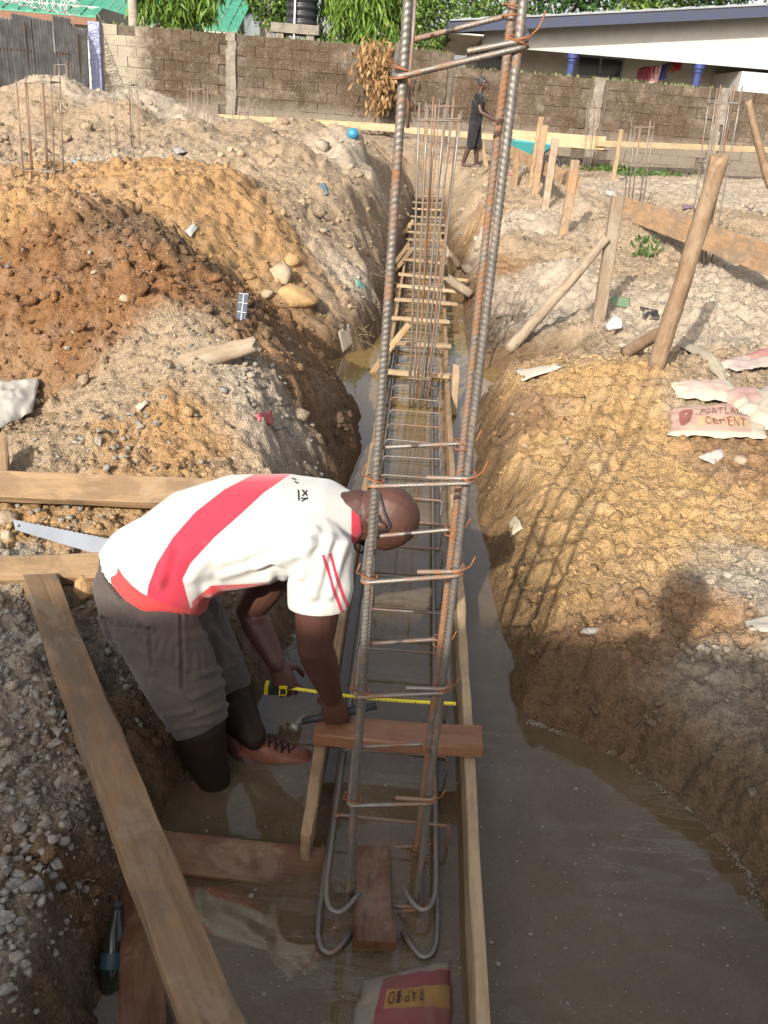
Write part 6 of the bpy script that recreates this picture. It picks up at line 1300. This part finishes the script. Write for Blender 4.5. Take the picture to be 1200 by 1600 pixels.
SC = [('paper_scrap', 'torn cream paper sheet on the edge of the cross trench', [(806, 586), (868, 572), (882, 578), (815, 597)], (.60, .54, .44)), ('plastic_scrap', 'crumpled cream plastic on the yellow bank near the water', [(794, 818), (806, 808), (818, 826), (798, 840)], (.58, .50, .36)), ('plastic_sheet', 'dusty grey plastic sheet at the right edge of the bank', [(1160, 978), (1230, 962), (1230, 995), (1170, 992)], (.40, .37, .33)), ('paper_scrap', 'small torn pink and white paper on the yellow bank', [(1088, 722), (1128, 700), (1132, 716), (1115, 728)], (.62, .50, .46)), ('paper_scrap', 'white scrap on the orange pile slope', [(290, 364), (304, 350), (310, 358), (298, 374)], (.62, .60, .57)), ('rag', 'pink rag on the grey slope above the man', [(398, 652), (424, 646), (428, 662), (405, 664)], (.55, .10, .13)), ('plastic_scrap', 'small teal plastic piece on the left trench edge', [(555, 442), (572, 448), (570, 456), (556, 450)], (.20, .38, .33)), ('plastic_scrap', 'light blue plastic piece among the rubble on the left', [(112, 252), (124, 254), (122, 262), (112, 260)], (.30, .45, .58)), ('plastic_scrap', 'dark blue cloth scrap on the rubble beyond the orange pile', [(498, 292), (508, 290), (514, 306), (506, 308)], (.10, .17, .22)), ('plastic_scrap', 'green plastic scrap between the stake and the thick post', [(952, 472), (984, 468), (982, 482), (955, 484)], (.16, .26, .15)), ('plastic_scrap', 'black plastic scrap at the foot of the thick post', [(998, 488), (1028, 486), (1030, 504), (1004, 502)], (.03, .03, .03)), ('rag', 'purple grey rag on the flat ground on the right', [(1066, 322), (1084, 322), (1084, 328), (1066, 330)], (.20, .12, .18)), ('rag', 'red rag near the wheelbarrow', [(790, 268), (800, 266), (802, 276), (792, 276)], (.42, .10, .09)), ('plastic_scrap', 'white plastic tray on the bank beside the stakes', [(946, 300), (962, 302), (960, 308), (946, 306)], (.66, .64, .60)), ('plastic_scrap', 'pale crumpled plastic hanging on the left trench edge', [(528, 520), (545, 512), (552, 540), (536, 552)], (.45, .38, .30)), ('paper_scrap', 'wood chip shaped scrap on the orange slope', [(212, 640), (230, 628), (234, 634), (216, 648)], (.55, .48, .38)), ('plastic_scrap', 'grey plastic scrap left of the far cage', [(270, 238), (285, 232), (292, 240), (276, 244)], (.35, .33, .33))]
for i, (nm, lab, qd_, c) in enumerate(SC): sheet(nm, lab, 'rag' if nm == 'rag' else 'scrap', qd_, m_sack('scrap%d' % i, tuple(x_ * .75 for x_ in c), [], amt=.35), .015, .012, 10, 8, 50 + i, 'litter on the ground', sc=3.)
# blue ball, cup, bottle, cracked solar strip, saw
g = G(551, 215); q = MB(); q.ell(g + np.array([0, 0, .05]), np.array([.095, 0, 0]), np.array([0, .095, 0]), np.array([0, 0, .088]), 20, 14); M['ball'] = m_simple('blue_plastic', (.03, .17, .30), .4, .15, 6, bmp=.05); tag(q.build('ball', M['ball'], None, True), 'bright blue plastic ball half sunk in the rubble by the wall', 'ball')
g = G(950, 521); q = MB(); pr = [(.035, 0), (.05, .06), (.056, .09), (.052, .09), (.046, .06), (.03, .006)]; n = 18; ax1 = unit(np.array([.5, -.5, .6])); e1 = unit(np.cross(ax1, [0, 0, 1])); e2 = np.cross(ax1, e1); V = []; F = []
for r_, h_ in pr:
    for j in range(n): V.append(g + np.array([0, 0, .04]) + ax1 * h_ + (e1 * math.cos(6.283 * j / n) + e2 * math.sin(6.283 * j / n)) * r_)
for i in range(len(pr) - 1):
    for j in range(n): F.append((i * n + j, i * n + (j + 1) % n, (i + 1) * n + (j + 1) % n, (i + 1) * n + j))
q.add(V, F); tag(q.build('cup', M['pvc'], None, True), 'white plastic cup lying below the squared stake', 'cup')
g = PZ(176, 1500, .03); d_ = unit(PZ(182, 1430, .10) - g); q = MB(); bt_ = thing('bottle', 'clear plastic bottle with a blue band wedged at the waterline', 'bottle', g); L_ = .19
m, t, b, o = mat_new('bottle_plastic'); b.inputs['Base Color'].default_value = (.06, .065, .05, 1); b.inputs['Roughness'].default_value = .12; b.inputs['Transmission Weight'].default_value = .6; M['pet'] = m
MB().tube([g - d_ * .08, g - d_ * .075, g + d_ * .05, g + d_ * .09, g + d_ * .11, g + d_ * .13], [.024, .03, .03, .016, .012, .012], 16).build('bottle_body', M['pet'], bt_, True); MB().tube([g + d_ * .118, g + d_ * .138], .0145, 14).build('cap', M['blackp'], bt_, True); MB().tube([g - d_ * .02, g + d_ * .018], .0308, 16, cap=False).build('label_band', m_simple('label_blue', (.03, .065, .08), .5, .3, 20, bmp=0), bt_, True)
g = G(378, 482); q = MB(); a = PY(376, 503, g[1] - .20); b_ = PY(381, 458, g[1] - .14); up_ = unit(b_ - a); sd_ = unit(np.array([1, .1, 0.]) - up_ * (np.array([1, .1, 0.]) @ up_)); nn_ = np.cross(sd_, up_); L_ = np.linalg.norm(b_ - a); stp = thing('solar_strip', 'narrow broken dark panel strip stuck upright in the brown pile', 'panel', (a + b_) / 2); cc_ = (a + b_) / 2
MB().box(cc_, .055, L_, .006, sd_, up_, nn_).build('panel', m_simple('dark_blue_panel', (.03, .045, .07), .25, .3, 20, bmp=0), stp); q = MB(); q.box(cc_ - nn_ * .0, .003, L_, .0075, sd_, up_, nn_)
q.build('seam', M['pvc'], stp)
for k in range(4): MB().box(cc_ + up_ * L_ * (k / 3 - .5) * .96, .055, .0022, .0078, sd_, up_, nn_).build('grid_line', M['pvc'], stp)
sw = thing('hand_saw', 'hand saw with a bare grey blade lying behind the bending man', 'saw', PZ(90, 840, .42)); a0, a1, b1, b0 = PZ(20, 812, .42), PZ(172, 843, .50), PZ(172, 872, .45), PZ(24, 828, .395)
q = MB(); nn_ = unit(np.cross(a1 - a0, b0 - a0)); nn_ = nn_ if nn_[1] < 0 else -nn_; top_ = [a0 + (a1 - a0) * u for u in np.linspace(0, 1, 41)]; bot = [b0 + (b1 - b0) * u for u in np.linspace(0, 1, 41)]; dn_ = unit(a0 - b0)
top_ = [p + dn_ * (.004 if i % 2 else 0) for i, p in enumerate(top_)]; V = top_ + bot + [p - nn_ * .0015 for p in top_] + [p - nn_ * .0015 for p in bot]; F = []
for i in range(40): F += [(i, i + 1, 42 + i, 41 + i), (82 + i, 123 + i, 124 + i, 83 + i), (i, 82 + i, 83 + i, i + 1), (41 + i, 42 + i, 124 + i, 123 + i)]
F += [(0, 41, 123, 82), (40, 122, 163, 81)]; q.add(V, F); q.build('blade', m_simple('saw_steel', (.42, .43, .45), .32, .1, 6, metal=.75, bmp=.05), sw)
hc_ = (a0 + b0) / 2 + (a1 - a0) * .055; q = MB(); e1 = unit(a1 - a0); e2 = unit(np.cross(nn_, e1)); q.add([hc_ + nn_ * .001 + (e1 * math.cos(x_) + e2 * math.sin(x_)) * .006 for x_ in np.linspace(0, 6.283, 13)[:-1]], [tuple(range(12))]); q.build('hole', M['blackp'], sw)
q = MB(); hcc = (a1 + b1) / 2 + e1 * .05; q.tube(arc_path([hcc - e2 * .05 - e1 * .05, hcc - e2 * .06 + e1 * .02, hcc + e1 * .05, hcc + e2 * .06 + e1 * .02, hcc + e2 * .05 - e1 * .05, hcc - e2 * .05 - e1 * .05], .03), .012, 8); q.build('handle', M['wood_dull'], sw, True)
